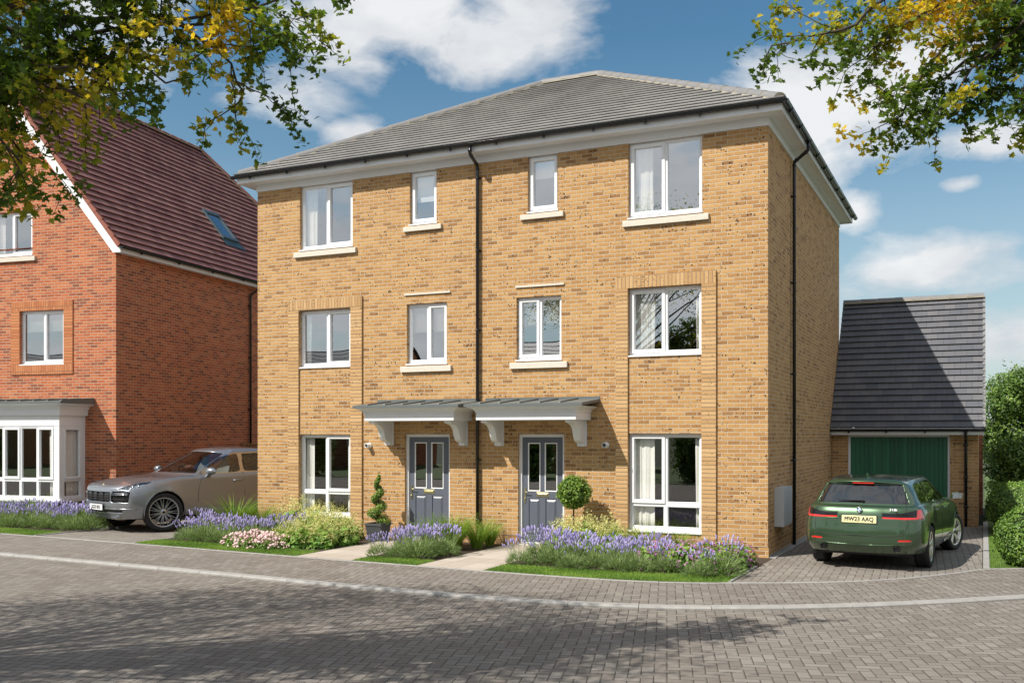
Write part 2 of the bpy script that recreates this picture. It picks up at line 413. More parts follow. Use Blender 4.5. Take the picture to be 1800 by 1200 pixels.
sc.view_settings.view_transform = 'Standard'; sc.view_settings.look = 'None'; sc.view_settings.exposure = .32; sc.view_settings.gamma = 1

# ------------------------------------------------------------------ ground
EDGE = [(-60,16.6),(-30,15.5),(-19.6,15.0),(-15.4,14.74),(-11.9,14.47),(-10,14.33),(-8.5,14.24),(-6.6,14.12),(-5.4,14.1),(-4.5,14.18),(-3.7,14.42),(-3.1,14.7),(-2.5,15.0),(-1.8,15.45),(-1.24,15.97),(-.72,16.62),(-.3,17.25),(.03,17.84),(.6,18.22),(2,19.1),(6,21.5),(12,25),(40,42)]
KERB = [(-60,14.2),(-30,12.9),(-16.2,12.38),(-13,12.22),(-11,12.1),(-9,11.96),(-7.2,11.86),(-6.24,11.82),(-5.37,11.85),(-4.5,11.95),(-3.66,12.15),(-2.8,12.5),(-2.1,12.88),(-1.37,13.37),(-.67,13.93),(0,14.5),(.5,14.95),(1.5,15.9),(4,18.2),(12,23.5),(40,40.5)]
def smooth_poly(P, step=.15, x0=-24, x1=9):
    out = [P[0]] ; n = len(P)
    for i in range(n-1):
        p0 = Vector(P[max(0,i-1)]); p1 = Vector(P[i]); p2 = Vector(P[i+1]); p3 = Vector(P[min(n-1,i+2)])
        k = max(1, int((p2-p1).length/step)) if (p1.x > x0-1 and p2.x < x1+4) else 2
        m1 = (p2-p0)*.5*((p2-p1).length/max(1e-6, ((p2-p0).length*.5))) * .5*2; m2 = (p3-p1)*.5*((p2-p1).length/max(1e-6, ((p3-p1).length*.5)))
        for j in range(1, k+1):
            t = j/k; t2 = t*t; t3 = t2*t
            q = p1*(2*t3-3*t2+1) + m1*(t3-2*t2+t) + p2*(-2*t3+3*t2) + m2*(t3-t2)
            out.append((q.x, q.y))
    return out
EDGE = smooth_poly(EDGE); KERB = smooth_poly(KERB)
def fy(P, x): return float(np.interp(x, [p[0] for p in P], [p[1] for p in P]))
def offs(P, d):
    out = []
    for i, p in enumerate(P):
        a = P[max(0,i-1)]; b = P[min(len(P)-1,i+1)]
        t = Vector((b[0]-a[0], b[1]-a[1])).normalized(); out.append((p[0]-t.y*d, p[1]+t.x*d))
    return out
def strip(name, A, B, z, mat, kind='structure'):
    mb = MB()
    for i in range(len(A)-1):
        mb.face([(A[i][0],A[i][1],z),(A[i+1][0],A[i+1][1],z),(B[i+1][0],B[i+1][1],z),(B[i][0],B[i][1],z)])
    return tag(mb.build(name, mat), kind=kind)
mb = MB(); mb.face([(-2500,-2500,-.08),(2500,-2500,-.08),(2500,2500,-.08),(-2500,2500,-.08)])
tag(mb.build('ground', M['field']), kind='structure')
K2 = offs(KERB, .17)
strip('road', [(p[0], -7.0) for p in KERB], KERB, 0.0, M['paver_road'])
strip('footway', K2, EDGE, .022, M['paver_foot'])
# opposite verge behind the camera
mb = MB(); mb.face([(-60,-30,.03),(40,-30,.03),(40,-7,.03),(-60,-7,.03)]); tag(mb.build('verge', M['lawn']), kind='structure')
def edging(name, P, w, z0, z1, seg, mat, x0, x1, bev=.012):
    """laid kerb stones end to end along P, each with rounded arris and an open joint"""
    mb = MB(); acc = 0; pts = [Vector((p[0],p[1],0)) for p in P if x0 <= p[0] <= x1]
    # resample by arc length
    L = [0]
    for a, b in zip(pts, pts[1:]): L.append(L[-1]+(b-a).length)
    X = [p.x for p in pts]; Y = [p.y for p in pts]
    def at(s): return Vector((np.interp(s, L, X), np.interp(s, L, Y), 0))
    n = int(L[-1]/seg)
    for i in range(n):
        a = i*seg+.004; b = (i+1)*seg-.004; rows = []
        dz = random.uniform(-.002,.002)
        for k in range(5):
            s = a+(b-a)*k/4; p = at(s); t = (at(min(L[-1], s+.05))-at(max(0, s-.05))).normalized(); nn = Vector((-t.y,t.x,0))
            rows.append([p+Vector((0,0,z0)), p+Vector((0,0,z1-bev+dz)), p+nn*bev+Vector((0,0,z1+dz)), p+nn*(w-bev*.4)+Vector((0,0,z1+dz)), p+nn*w+Vector((0,0,z1-bev*.4+dz)), p+nn*w+Vector((0,0,z0))])
        mb.grid(rows, 0, closed=True, smooth=False, cap=True)
    o = mb.build(name, mat); return tag(o, kind='structure')
random.seed(3)
edging('kerb', KERB, .17, -.02, .042, .914, M['kerb'], -24, 9, .022)
strip('kerb_bedding', KERB, K2, .004, M['kerb_joint'])
edging('edging', EDGE, .055, -.02, .032, .9, M['kerb'], -24, 9, .006)
def region(name, xa, xb, ytop, z, mat, n=None):
    n = n or max(2, int((xb-xa)/.12)); A = []; B = []
    for i in range(n+1):
        x = xa+(xb-xa)*i/n; A.append((x, fy(EDGE,x)+.05)); B.append((x, ytop))
    return strip(name, A, B, z, mat)
region('driveway', -18.5, -15.42, 34, .02, M['paver_drive'])
region('driveway', -3.36, -.02, 26.4, .024, M['paver_drive'])
region('path', -11.14, -9.89, 17.98, .034, M['slab'])
region('path', -8.52, -7.25, 17.98, .034, M['slab'])
region('soil', -24, -18.5, 19.5, .028, M['soil']); region('soil', -15.42, -11.14, 17.9, .028, M['soil'])
region('soil', -9.89, -8.52, 17.9, .028, M['soil']); region('soil', -7.25, -3.36, 17.9, .028, M['soil'])
region('lawn', .03, 36, 60, .03, M['lawn'])
# straight edgings down the sides of the drives
def side_edge(x, y0, y1, w=.05):
    mb = MB(); y = y0
    while y < y1:
        mb.box(x, x+w, y+.003, min(y+.9, y1)-.003, -.02, .04); y += .9
    tag(mb.build('edging', M['kerb'], bevel=.004), kind='structure')
side_edge(-3.43, fy(EDGE,-3.4)+.1, 16.6, .06); side_edge(-.01, 17.95, 27.5, .10)
side_edge(-18.55, fy(EDGE,-18.5)+.08, 17.6); side_edge(-15.47, fy(EDGE,-15.4)+.08, 17.8)

# ------------------------------------------------------------------ leaf clouds
def cloud_mesh(name, groups, mats):
    """groups: list of (template verts, faces, pos Nx3, frames Nx3x3, scale N, tint N, material index)"""
    V = []; loops = []; starts = []; totals = []; mi = []; tint = []; nv = 0; nl = 0
    for tv, tf, pos, fr, scl, tn, m in groups:
        tv = np.asarray(tv, float); pos = np.asarray(pos, float); n = len(pos)
        if n == 0: continue
        P = np.einsum('kj,njc->nkc', tv, fr)*np.asarray(scl).reshape(n,1,-1) + pos[:,None,:]
        V.append(P.reshape(-1,3)); k = len(tv)
        base = (np.arange(n)*k+nv)[:,None]
        for f in tf:
            pass
        fl = np.concatenate([np.asarray(f) for f in tf]); sz = np.array([len(f) for f in tf])
        loops.append((base+fl[None,:]).reshape(-1))
        st = np.concatenate([[0], np.cumsum(sz)[:-1]])
        starts.append((nl+np.arange(n)[:,None]*len(fl)+st[None,:]).reshape(-1)); totals.append(np.tile(sz, n))
        mi.append(np.full(n*len(tf), m)); tint.append(np.repeat(np.asarray(tn), len(tf)))
        nv += n*k; nl += n*len(fl)
    V = np.concatenate(V); loops = np.concatenate(loops); starts = np.concatenate(starts); totals = np.concatenate(totals)
    me = bpy.data.meshes.new(name)
    me.vertices.add(len(V)); me.vertices.foreach_set('co', V.astype(np.float32).ravel())
    me.loops.add(len(loops)); me.loops.foreach_set('vertex_index', loops.astype(np.int32))
    me.polygons.add(len(starts)); me.polygons.foreach_set('loop_start', starts.astype(np.int32))
    me.polygons.foreach_set('material_index', np.concatenate(mi).astype(np.int32))
    for m in mats: me.materials.append(m)
    a = me.attributes.new('tint', 'FLOAT', 'FACE'); a.data.foreach_set('value', np.concatenate(tint).astype(np.float32))
    me.update(calc_edges=True); me.validate()
    return me
def link(me, name, parent=None, loc=(0,0,0), rz=0):
    o = bpy.data.objects.new(name, me); col.objects.link(o); o.location = loc; o.rotation_euler = (0,0,rz)
    if parent: o.parent = parent
    return o
def frames(rng, n, zdir=None, spread=1.0, up=None):
    """random orthonormal frames; rows = local x,y,z axes; y is the long axis"""
    if zdir is None: z = rng.normal(size=(n,3))
    else: z = np.asarray(zdir)+rng.normal(size=(n,3))*spread
    z /= np.linalg.norm(z, axis=1)[:,None]+1e-9
    a = rng.normal(size=(n,3)) if up is None else np.asarray(up)+rng.normal(size=(n,3))*.3
    x = np.cross(a, z); x /= np.linalg.norm(x, axis=1)[:,None]+1e-9
    y = np.cross(z, x)
    return np.stack([x, y, z], axis=1)
LEAF4 = ([(0,0,0),(.28,.45,.06),(0,1,0),(-.28,.45,.06)], [(0,1,2,3)])
LEAF6 = ([(0,0,0),(.25,.25,.05),(.27,.6,.05),(0,1,-.05),(-.27,.6,.05),(-.25,.25,.05)], [(0,1,2,3),(0,3,4,5)])
MAPLE = ([(0,0,0),(.16,-.10,.03),(.42,-.02,.06),(.30,.18,.03),(.58,.42,.08),(.27,.46,.02),(.24,.66,.03),(0,1.0,-.06),(-.24,.66,.03),(-.27,.46,.02),(-.58,.42,.08),(-.30,.18,.03),(-.42,-.02,.06),(-.16,-.10,.03)],
         [(0,1,2,3,4,5,6,7),(0,7,8,9,10,11,12,13)])
def blade(h, w, bend, seg=4):
    v = []; f = []
    for i in range(seg+1):
        t = i/seg; ww = w*(1-t)**.7*.5 + .0004
        y = bend*t*t; z = h*t*(1-.18*t*bend/max(h,.01))
        v += [(-ww, y, z), (ww, y, z)]
    for i in range(seg): f.append((2*i, 2*i+1, 2*i+3, 2*i+2))
    return v, f
def upright(rng, n, lean=.25):
    """frames whose z axis is near vertical, random heading"""
    a = rng.uniform(0, 2*PI, n); z = np.stack([rng.normal(0,lean,n), rng.normal(0,lean,n), np.ones(n)], 1)
    z /= np.linalg.norm(z, axis=1)[:,None]
    h = np.stack([np.cos(a), np.sin(a), np.zeros(n)], 1); x = np.cross(h, z); x /= np.linalg.norm(x, axis=1)[:,None]; y = np.cross(z, x)
    return np.stack([x, y, z], 1)
# ------------------------------------------------------------------ building helpers
def wall_panel(mb, x0, x1, z0, z1, openings, y=0.0, depth=.11, mi=0, axis='x', rmi=None):
    """wall facing -y with openings (xa,xb,za,zb); reveals run back by depth"""
    xs = sorted({x0, x1, *[o[0] for o in openings], *[o[1] for o in openings]}); zs = sorted({z0, z1, *[o[2] for o in openings], *[o[3] for o in openings]})
    xs = [v for v in xs if x0 <= v <= x1]; zs = [v for v in zs if z0 <= v <= z1]
    def hole(xa, xb, za, zb):
        xm, zm = (xa+xb)/2, (za+zb)/2
        return any(o[0] < xm < o[1] and o[2] < zm < o[3] for o in openings)
    P = (lambda x, yy, z: (x, y+yy, z)) if axis == 'x' else (lambda x, yy, z: (y-yy, x, z))
    for xa, xb in zip(xs, xs[1:]):
        for za, zb in zip(zs, zs[1:]):
            if not hole(xa, xb, za, zb): mb.face([P(xa,0,za), P(xb,0,za), P(xb,0,zb), P(xa,0,zb)], mi)
    for (a, b, c, d) in openings:
        rm = mi if rmi is None else rmi
        mb.face([P(a,0,c), P(a,depth,c), P(a,depth,d), P(a,0,d)][::-1], rm); mb.face([P(b,0,c), P(b,depth,c), P(b,depth,d), P(b,0,d)], rm)
        mb.face([P(a,0,d), P(b,0,d), P(b,depth,d), P(a,depth,d)], rm); mb.face([P(a,0,c), P(b,0,c), P(b,depth,c), P(a,depth,c)][::-1], rm)

def bar_frame(mb, x0, x1, z0, z1, w, y0, y1, mi=0, ch=.008):
    """rectangular frame of four mitred bars with a chamfered inner edge"""
    o = [(x0,z0),(x1,z0),(x1,z1),(x0,z1)]; i1 = [(x0+w-ch,z0+w-ch),(x1-w+ch,z0+w-ch),(x1-w+ch,z1-w+ch),(x0+w-ch,z1-w+ch)]
    i2 = [(x0+w,z0+w),(x1-w,z0+w),(x1-w,z1-w),(x0+w,z1-w)]
    for k in range(4):
        j = (k+1) % 4
        a, b, c, d = o[k], o[j], i1[j], i1[k]
        mb.face([(a[0],y0,a[1]),(b[0],y0,b[1]),(c[0],y0,c[1]),(d[0],y0,d[1])], mi)
        e, f = i2[j], i2[k]
        mb.face([(d[0],y0,d[1]),(c[0],y0,c[1]),(e[0],y0+ch*1.5,e[1]),(f[0],y0+ch*1.5,f[1])], mi)
        mb.face([(f[0],y0+ch*1.5,f[1]),(e[0],y0+ch*1.5,e[1]),(e[0],y1,e[1]),(f[0],y1,f[1])], mi)
        mb.face([(b[0],y0,b[1]),(a[0],y0,a[1]),(a[0],y1,a[1]),(b[0],y1,b[1])], mi)

def curtain(parent, x0, x1, z0, z1, y, folds=None, amp=.035, seed=0, name='curtain', mat=None):
    rnd = random.Random(seed); n = max(14, int((x1-x0)/.011)); w = x1-x0; folds = folds or max(2, w/.13)
    ph = rnd.random()*6; rows = []
    for zi in range(7):
        tz = zi/6; z = z0+(z1-z0)*tz; row = []
        for i in range(n+1):
            t = i/n; a = amp*(.55+.45*(1-tz))
            yy = y + a*math.sin(t*folds*2*PI+ph+.5*math.sin(t*7+ph)+.25*tz) + .4*a*math.sin(t*folds*4.6*PI+ph*2)
            row.append((x0+w*t+.012*math.sin(t*9+tz*2+ph), yy, z))
        rows.append(row)
    mb = MB(); mb.grid(rows, 0)
    o = mb.build(name, mat or M['curtain'], parent); md = o.modifiers.new('s', 'SOLIDIFY'); md.thickness = .003
    return o

def make_window(parent, x0, x1, z0, z1, y=0.0, panes=((0,1),), splits=None, sash=(), transom=None, curtains=(), sill=None, blind=None, seed=0, cill=True, name='window', mats=None, tsash=()):
    """uPVC window in the opening; panes split by mullions at x fractions; sash = indices of opening lights (upper row)"""
    up = M['upvc']; fw = .058; fr = MB(); y0 = y+.075; y1 = y+.135
    bar_frame(fr, x0, x1, z0+(.03 if cill else 0), z1, fw, y0, y1)
    xs = [x0] + [x0+(x1-x0)*s for s in (splits or [])] + [x1]
    zt = None if transom is None else z0+(z1-z0)*transom
    zb = z0+(.03 if cill else 0)
    for s in xs[1:-1]: fr.box(s-.035, s+.035, y0+.004, y1, zb+fw-.002, z1-fw+.002)
    if zt:
        for a, b in zip(xs, xs[1:]): fr.box(a+(.0355 if a != x0 else fw-.002), b-(.0355 if b != x1 else fw-.002), y0+.006, y1, zt-.04, zt+.04)
    w = fr.build(name, up, parent)
    if cill:
        c = MB(); c.prism([(y0+.03, z0+.032), (y0-.004, z0+.030), (y-.028, z0+.012), (y-.028, z0-.012), (y0+.03, z0-.012)], x0-.018, x1+.018, 'x')
        c.build('window_board', up, w, fix=True)
    for i, (a, b) in enumerate(zip(xs, xs[1:])):
        la = a+(fw if a == x0 else .035); lb = b-(fw if b == x1 else .035)
        rows = [((zt+.04) if zt else zb+fw, z1-fw, i in sash)]
        if zt: rows.append((zb+fw, zt-.04, i in tsash))
        for (za, zc, op) in rows:
            if op:
                sm = MB(); bar_frame(sm, la-.022, lb+.022, za-.022, zc+.022, .062, y0-.018, y1-.01, ch=.012)
                s = sm.build('sash', up, w); g = .04
            else:
                sm = MB(); bar_frame(sm, la-.001, lb+.001, za-.001, zc+.001, .014, y0+.022, y1-.004, ch=.004); s = sm.build('bead', up, w); g = .012
            gm = MB(); yy = y0+.034; gm.face([(la+g,yy,za+g),(lb-g,yy,za+g),(lb-g,yy,zc-g),(la+g,yy,zc-g)])
            gm.build('pane', M['glass_up'] if z0 > 3 else M['glass'], w)
    for k, (ca, cb) in enumerate(curtains):
        curtain(w, x0+.04+(x1-x0-.08)*ca, x0+.04+(x1-x0-.08)*cb, z0-.05, z1+.02, y1+.055, amp=.016, seed=seed*7+k)
    if blind:
        bm_ = MB(); h = z1-fw-(z1-z0)*blind
        if seed % 2:
            z = z1-.03
            while z > h: bm_.face([(x0+.05,y1+.03,z),(x1-.05,y1+.03,z),(x1-.05,y1+.055,z-.02),(x0+.05,y1+.055,z-.02)]); z -= .022
        else: bm_.box(x0+.05, x1-.05, y1+.04, y1+.045, h, z1-.03)
        bm_.build('blind', M['curtain'], w)
    if sill:
        sx0, sx1, sz0, sz1 = sill
        sm = MB(); sm.prism([(y+.10, sz1+.015), (y-.052, sz1-.008), (y-.06, sz1-.016), (y-.06, sz0), (y-.045, sz0), (y-.045, sz0+.01), (y-.03, sz0+.01), (y-.03, sz0), (y+.10, sz0)][::-1], sx0, sx1, 'x')
        sm.build('sill', M['stone'], w, fix=True)
    return w

def roof_slope(mb, e0, e1, r1, r0, gauge=.27, step=.02, lip=.0, nmi=0):
    """tiled slope: eave e0->e1, ridge r0->r1 ; each course a tilted strip with a riser"""
    e0, e1, r0, r1 = map(Vector, (e0, e1, r0, r1))
    u = (e1-e0).normalized(); nrm = u.cross(((r0+r1)/2)-((e0+e1)/2)).normalized()
    if nrm.z < 0: nrm = -nrm
    sl = ((r0+r1)/2-(e0+e1)/2); sl = sl - u*sl.dot(u); L = sl.length; n = max(1, round(L/gauge))
    for i in range(n):
        a, b = i/n, (i+1)/n
        A = e0.lerp(r0, a); B = e1.lerp(r1, a); C = e1.lerp(r1, b); D = e0.lerp(r0, b)
        up = nrm*(step); lo = nrm*.004; back = sl.normalized()*min(.03, step)*1.1; th = nrm*(step*.35)
        def uv(p, v): return ((p-e0).dot(u)+50, v)
        mb.face([A+up, B+up, C+lo+back*1.3, D+lo+back*1.3], nmi, uv=[uv(A,i+.02), uv(B,i+.02), uv(C,i+.98), uv(D,i+.98)])
        uu = [uv(A,i+.02), uv(B,i+.02), uv(B,i+.02), uv(A,i+.02)]
        mb.face([A+up-th, B+up-th, B+up, A+up], nmi, uv=uu)                       # leading edge of the tile
        mb.face([A+up-th+back, B+up-th+back, B+up-th, A+up-th], nmi, uv=uu)       # its underside
        mb.face([A+back, B+back, B+up-th+back, A+up-th+back], nmi, uv=uu)         # the gap below it
def ridge_run(parent, a, b, mat, r=.125, seg=.45, rise=.0, name='ridge_tiles', flip=1):
    a, b = Vector(a), Vector(b); d = (b-a); L = d.length; d.normalize(); n = max(1, round(L/seg)); s = L/n
    up = Vector((0,0,1)); up = (up-d*up.dot(d)).normalized(); w = d.cross(up); mb = MB(); k = 9
    for i in range(n):
        rows = []
        for t, rr in ((.012, r*1.03), (.05, r*1.03), (s-.012, r*.97)):
            p = a+d*(i*s+t); rows.append([p + w*math.cos(PI*j/(k-1))*rr + up*(math.sin(PI*j/(k-1))*rr*.8+rise) for j in range(k)])
        mb.grid(rows, 0, smooth=True)
        p = rows[0]; mb.face(p[::-1], 1)
        q = rows[-1]; mb.face(q, 1)
        if i < n-1:
            rows = []
            for t in (s-.008, s+.008):
                p = a+d*(i*s+t); rows.append([p + w*math.cos(PI*j/(k-1))*r*.975 + up*(math.sin(PI*j/(k-1))*r*.77+rise) for j in range(k)])
            mb.grid(rows, 1, smooth=True)
    # mortar bedding under both edges
    for sgn in (-1, 1):
        mb.face([a+w*sgn*r*.98+up*rise, b+w*sgn*r*.98+up*rise, b+w*sgn*r*1.0-up*.03+up*rise, a+w*sgn*r*1.0-up*.03+up*rise], 1)
    return mb.build(name, [mat, M['mortar']], parent)
def gutter(parent, a, b, out, r=.056, brackets=.9, name='gutter', endcaps=True):
    """half round gutter with brackets; out = unit vector away from the wall"""
    a, b, out = Vector(a), Vector(b), Vector(out); d = (b-a).normalized(); L = (b-a).length; mb = MB()
    prof = [(out*math.cos(PI+PI*j/8) + Vector((0,0,1))*math.sin(PI+PI*j/8)) for j in range(9)]
    rows_o = [[p+q*r for q in prof] for p in (a, b)]; mb.grid(rows_o, 0)
    rows_i = [[p+q*(r-.006)+Vector((0,0,.001)) for q in prof] for p in (a, b)]; mb.grid(rows_i, 0)
    for sgn in (-1, 1):
        mb.tube([a+out*r*sgn, b+out*r*sgn], .006, 6)
    for p in (a, b): mb.face([p+q*r for q in prof])
    g = mb.build(name, M['black_plastic'], parent)
    n = max(1, int(L/brackets))
    for i in range(n):
        bb = MB()
        p = a+d*(L*(i+.5)/n)
        rows = [[p+d*t+q*(r+.009) for q in prof] for t in (-.02, .02)]; bb.grid(rows, 0)
        for t in (-.02, .02): bb.face([p+d*t+q*(r+.009) for q in prof])
        bb.box(p.x-.02 if abs(d.x) > .5 else p.x-.02, p.x+.02, p.y-.02, p.y+.02, p.z-.09, p.z-r)
        bb.build('gutter_bracket', M['black_plastic'], g)
    return g
def downpipe(parent, pts, r=.034, clips=(), shoe=True, name='downpipe'):
    mb = MB(); P = [Vector(p) for p in pts]; Q = [P[0]]
    for i in range(1, len(P)-1):      # round the bends
        a = (P[i-1]-P[i]).normalized(); b = (P[i+1]-P[i]).normalized(); Q += [P[i]+a*.04, P[i]+(a+b)*.008, P[i]+b*.04]
    Q.append(P[-1]); mb.tube(Q, r, 12)
    for i in range(1, len(P)-1):
        for q in ((P[i-1]-P[i]).normalized(), (P[i+1]-P[i]).normalized()):
            mb.tube([P[i]+q*.045, P[i]+q*.085], r+.006, 12)
    o = mb.build(name, M['black_plastic'], parent)
    for c in clips:
        x, y, z, nx, ny = c; cb = MB(); cb.tube([(x,y,z-.018),(x,y,z+.018)], r+.008, 12)
        if abs(ny) > .5: cb.box(x-.055, x+.055, y+.02*(-ny), y+(r+.03)*(-ny), z-.015, z+.015)
        else: cb.box(x-.02*nx, x-(r+.03)*nx, y-.055, y+.055, z-.015, z+.015)
        cb.build('pipe_clip', M['black_plastic'], o)
    return o

# ------------------------------------------------------------------ main pair of houses
FY = 17.84; XL, XR = -14.8, -3.445; YB = 27.42; EZ = 7.67
house = empty('semi_detached_house', (-9.12, FY, 0), label='three storey pair of yellow brick houses with grey hipped roof and two grey front doors', cat='house')
H = empty  # alias unused
def loc(o): o.location = -Vector(house.location); return o   # parts are modelled in world metres
OW = dict(
 a_top=(-13.63,-12.235,6.25,EZ), a_bath=(-10.81,-10.165,6.56,EZ), a_mid=(-13.64,-12.27,3.67,4.92), a_kit=(-10.88,-9.925,3.66,4.92), a_low=(-13.64,-12.27,.42,2.21), a_door=(-10.93,-9.86,.06,2.215),
 b_top=(-6.035,-4.63,6.25,EZ), b_bath=(-8.11,-7.47,6.56,EZ), b_mid=(-6.035,-4.63,3.67,4.94), b_kit=(-8.355,-7.395,3.66,4.91), b_low=(-6.035,-4.63,.40,2.225), b_door=(-8.32,-7.335,.06,2.215))
mb = MB()
wall_panel(mb, XL, XR, -.05, EZ, list(OW.values()), y=FY, depth=.14)
mb.face([(XR,FY,-.05),(XR,YB,-.05),(XR,YB,EZ),(XR,FY,EZ)]); mb.face([(XL,YB,-.05),(XL,FY,-.05),(XL,FY,EZ),(XL,YB,EZ)])
mb.face([(XR,YB,-.05),(XL,YB,-.05),(XL,YB,EZ),(XR,YB,EZ)])
wall = loc(mb.build('wall', M['buff'], house))
# projecting plinth course at damp proof level
M['dpc'] = simple('damp_course', (.02,.02,.02), .8)
for a, b in ((XL-.012,-13.935),(-11.965,-10.95),(-9.84,-8.34),(-7.315,-6.28),(-4.35,XR+.014)):
    mb = MB(); mb.box(a, b, FY-.014, FY+.01, -.05, .205); loc(mb.build('plinth', M['buff'], house))
    mb = MB(); mb.box(a+.005, b-.014, FY-.004, FY+.01, .206, .216); loc(mb.build('damp_proof_course', M['dpc'], house))
mb = MB(); mb.box(XR-.01, XR+.014, FY+.0105, 25.99, -.05, .205); loc(mb.build('plinth', M['buff'], house))
# projecting brick piers and soldier heads round the living windows
def surround(xa, xb, xc, xd, ztop, zs, nm):
    p = .038
    for (a, b) in ((xa, xb), (xc, xd)):
        m_ = MB(); m_.box(a, b, FY-p, FY+.005, -.05, zs); loc(m_.build('brick_pier', M['buff_stack'], house))
    m_ = MB(); m_.box(xa, xd, FY-p-.001, FY+.005, zs+.001, ztop); loc(m_.build('soldier_course', M['buff_soldier'], house))
surround(-13.92, -13.64, -12.27, -11.98, 5.165, 4.93, 'a'); surround(-6.27, -6.035, -4.63, -4.365, 5.175, 4.945, 'b')
# stone drips above the kitchen windows
for a, b in ((-10.93,-9.84),(-8.37,-7.33)):
    m_ = MB(); m_.box(a, b, FY-.03, FY+.01, 5.10, 5.14); loc(m_.build('stone_drip', M['stone'], house, bevel=.004))
# frieze, soffit, fascia
OV = .33
m_ = MB()
m_.box(XL-.02, XR+.02, FY-.022, FY+.05, EZ-.005, 7.83); m_.box(XR-.05, XR+.022, FY+.051, YB+.02, EZ-.005, 7.83); m_.box(XL-.022, XL+.05, FY+.051, YB+.02, EZ-.005, 7.83)
loc(m_.build('frieze', M['wood_white'], house))
m_ = MB(); ox0, ox1, oy0, oy1 = XL-OV+.02, XR+OV-.03, FY-OV, YB+OV
m_.box(ox0+.02, ox1-.02, oy0+.02, oy1-.02, 7.822, 7.834)
loc(m_.build('soffit', M['wood_white'], house))
m_ = MB()
m_.box(ox0, ox1, oy0-.001, oy0+.018, 7.806, 7.985); m_.box(ox0, ox1, oy1-.018, oy1, 7.806, 7.985)
m_.box(ox0, ox0+.018, oy0+.019, oy1-.019, 7.806, 7.985); m_.box(ox1-.018, ox1, oy0+.019, oy1-.019, 7.806, 7.985)
loc(m_.build('fascia', M['wood_white'], house))
# roof
ex0, ex1, ey0, ey1 = ox0-.05, ox1+.05, oy0-.05, oy1+.05; rz0 = 7.975
hw = (ey1-ey0)/2; ym = (ey0+ey1)/2; RZ = 10.86; rx0, rx1 = -9.86, -8.36
m_ = MB()
roof_slope(m_, (ex0,ey0,rz0), (ex1,ey0,rz0), (rx1,ym,RZ), (rx0,ym,RZ), step=.05)
roof_slope(m_, (ex1,ey0,rz0), (ex1,ey1,rz0), (rx1,ym,RZ), (rx1,ym,RZ), step=.05)
roof_slope(m_, (ex1,ey1,rz0), (ex0,ey1,rz0), (rx0,ym,RZ), (rx1,ym,RZ), step=.05)
roof_slope(m_, (ex0,ey1,rz0), (ex0,ey0,rz0), (rx0,ym,RZ), (rx0,ym,RZ), step=.05)
roof = loc(m_.build('roof', M['tile_grey'], house))
def rr(a, b, **k):
    o = ridge_run(roof, a, b, M['ridge_grey'], **k); return o
for a, b in (((ex0+.08,ey0+.08,rz0+.035),(rx0,ym,RZ+.03)), ((ex1-.08,ey0+.08,rz0+.035),(rx1,ym,RZ+.03)), ((ex1-.08,ey1-.08,rz0+.035),(rx1,ym,RZ+.03)), ((ex0+.08,ey1-.08,rz0+.035),(rx0,ym,RZ+.03))):
    rr(a, b, r=.125, name='hip_tiles')
rr((rx0,ym,RZ+.02), (rx1,ym,RZ+.02), r=.14)
gz = 7.955
g = gutter(house, (ox0-.1,oy0-.062,gz), (ox1+.1,oy0-.062,gz), (0,-1,0), brackets=.98); loc(g)
g = gutter(house, (ox1+.062,oy0-.1,gz), (ox1+.062,oy1+.1,gz), (1,0,0), brackets=.98); loc(g)
loc(downpipe(house, [(-9.19,oy0-.06,gz-.05),(-9.19,oy0-.06,gz-.2),(-9.19,FY-.065,7.6),(-9.19,FY-.065,.03)], clips=[(-9.19,FY-.065,z,0,-1) for z in (7.35,5.9,4.3,1.7,.5)]))
PX = XR+.065
loc(downpipe(house, [(ox1+.06,19.98,gz-.05),(ox1+.06,19.98,gz-.22),(PX,20.15,7.58),(PX,20.15,.04)], clips=[(PX,20.15,z,1,0) for z in (6.9,5.2,3.4,1.7)]))
# windows
def W(key, **k):
    a, b, c, d = OW[key]; w = make_window(house, a+.004, b-.004, c, d-.004, y=FY, **k); loc(w); return w
W('a_top', splits=[.5], sash=[1], curtains=[(0,.24),(.90,1)], sill=(-13.76,-12.13,6.10,6.215), seed=1)
W('a_bath', sash=[0], sill=(-10.94,-10.04,6.425,6.53), blind=.5, seed=2)
W('a_mid', splits=[.52], sash=[1], curtains=[(0,.12)], seed=3)
W('a_kit', splits=[.5], sash=[1], sill=(-11.01,-9.81,3.505,3.625), blind=.4, seed=5)
W('a_low', splits=[.5], sash=[1], transom=.30, curtains=[(0,.17),(.86,1)], seed=6)
W('b_top', splits=[.5], sash=[0], curtains=[(0.02,.30)], sill=(-6.13,-4.5,6.10,6.215), seed=7)
W('b_bath', sash=[0], sill=(-8.25,-7.34,6.425,6.53), blind=.33, seed=8)
W('b_mid', splits=[.5], sash=[0], curtains=[(0,.32),(.92,1)], seed=9)
W('b_kit', splits=[.5], sash=[0], sill=(-8.48,-7.26,3.505,3.625), blind=.38, seed=11)
W('b_low', splits=[.5], sash=[0], transom=.28, curtains=[(0,.31),(.90,1)], seed=12)
# rooms behind the glass
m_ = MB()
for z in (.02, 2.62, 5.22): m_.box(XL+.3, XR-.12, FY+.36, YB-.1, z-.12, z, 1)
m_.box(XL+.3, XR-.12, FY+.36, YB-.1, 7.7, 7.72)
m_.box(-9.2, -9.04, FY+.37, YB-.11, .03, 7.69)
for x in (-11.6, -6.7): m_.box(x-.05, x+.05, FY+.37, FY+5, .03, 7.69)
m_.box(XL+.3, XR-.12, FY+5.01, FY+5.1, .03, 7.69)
loc(m_.build('interior', [M['interior'], M['room_dark']], house))
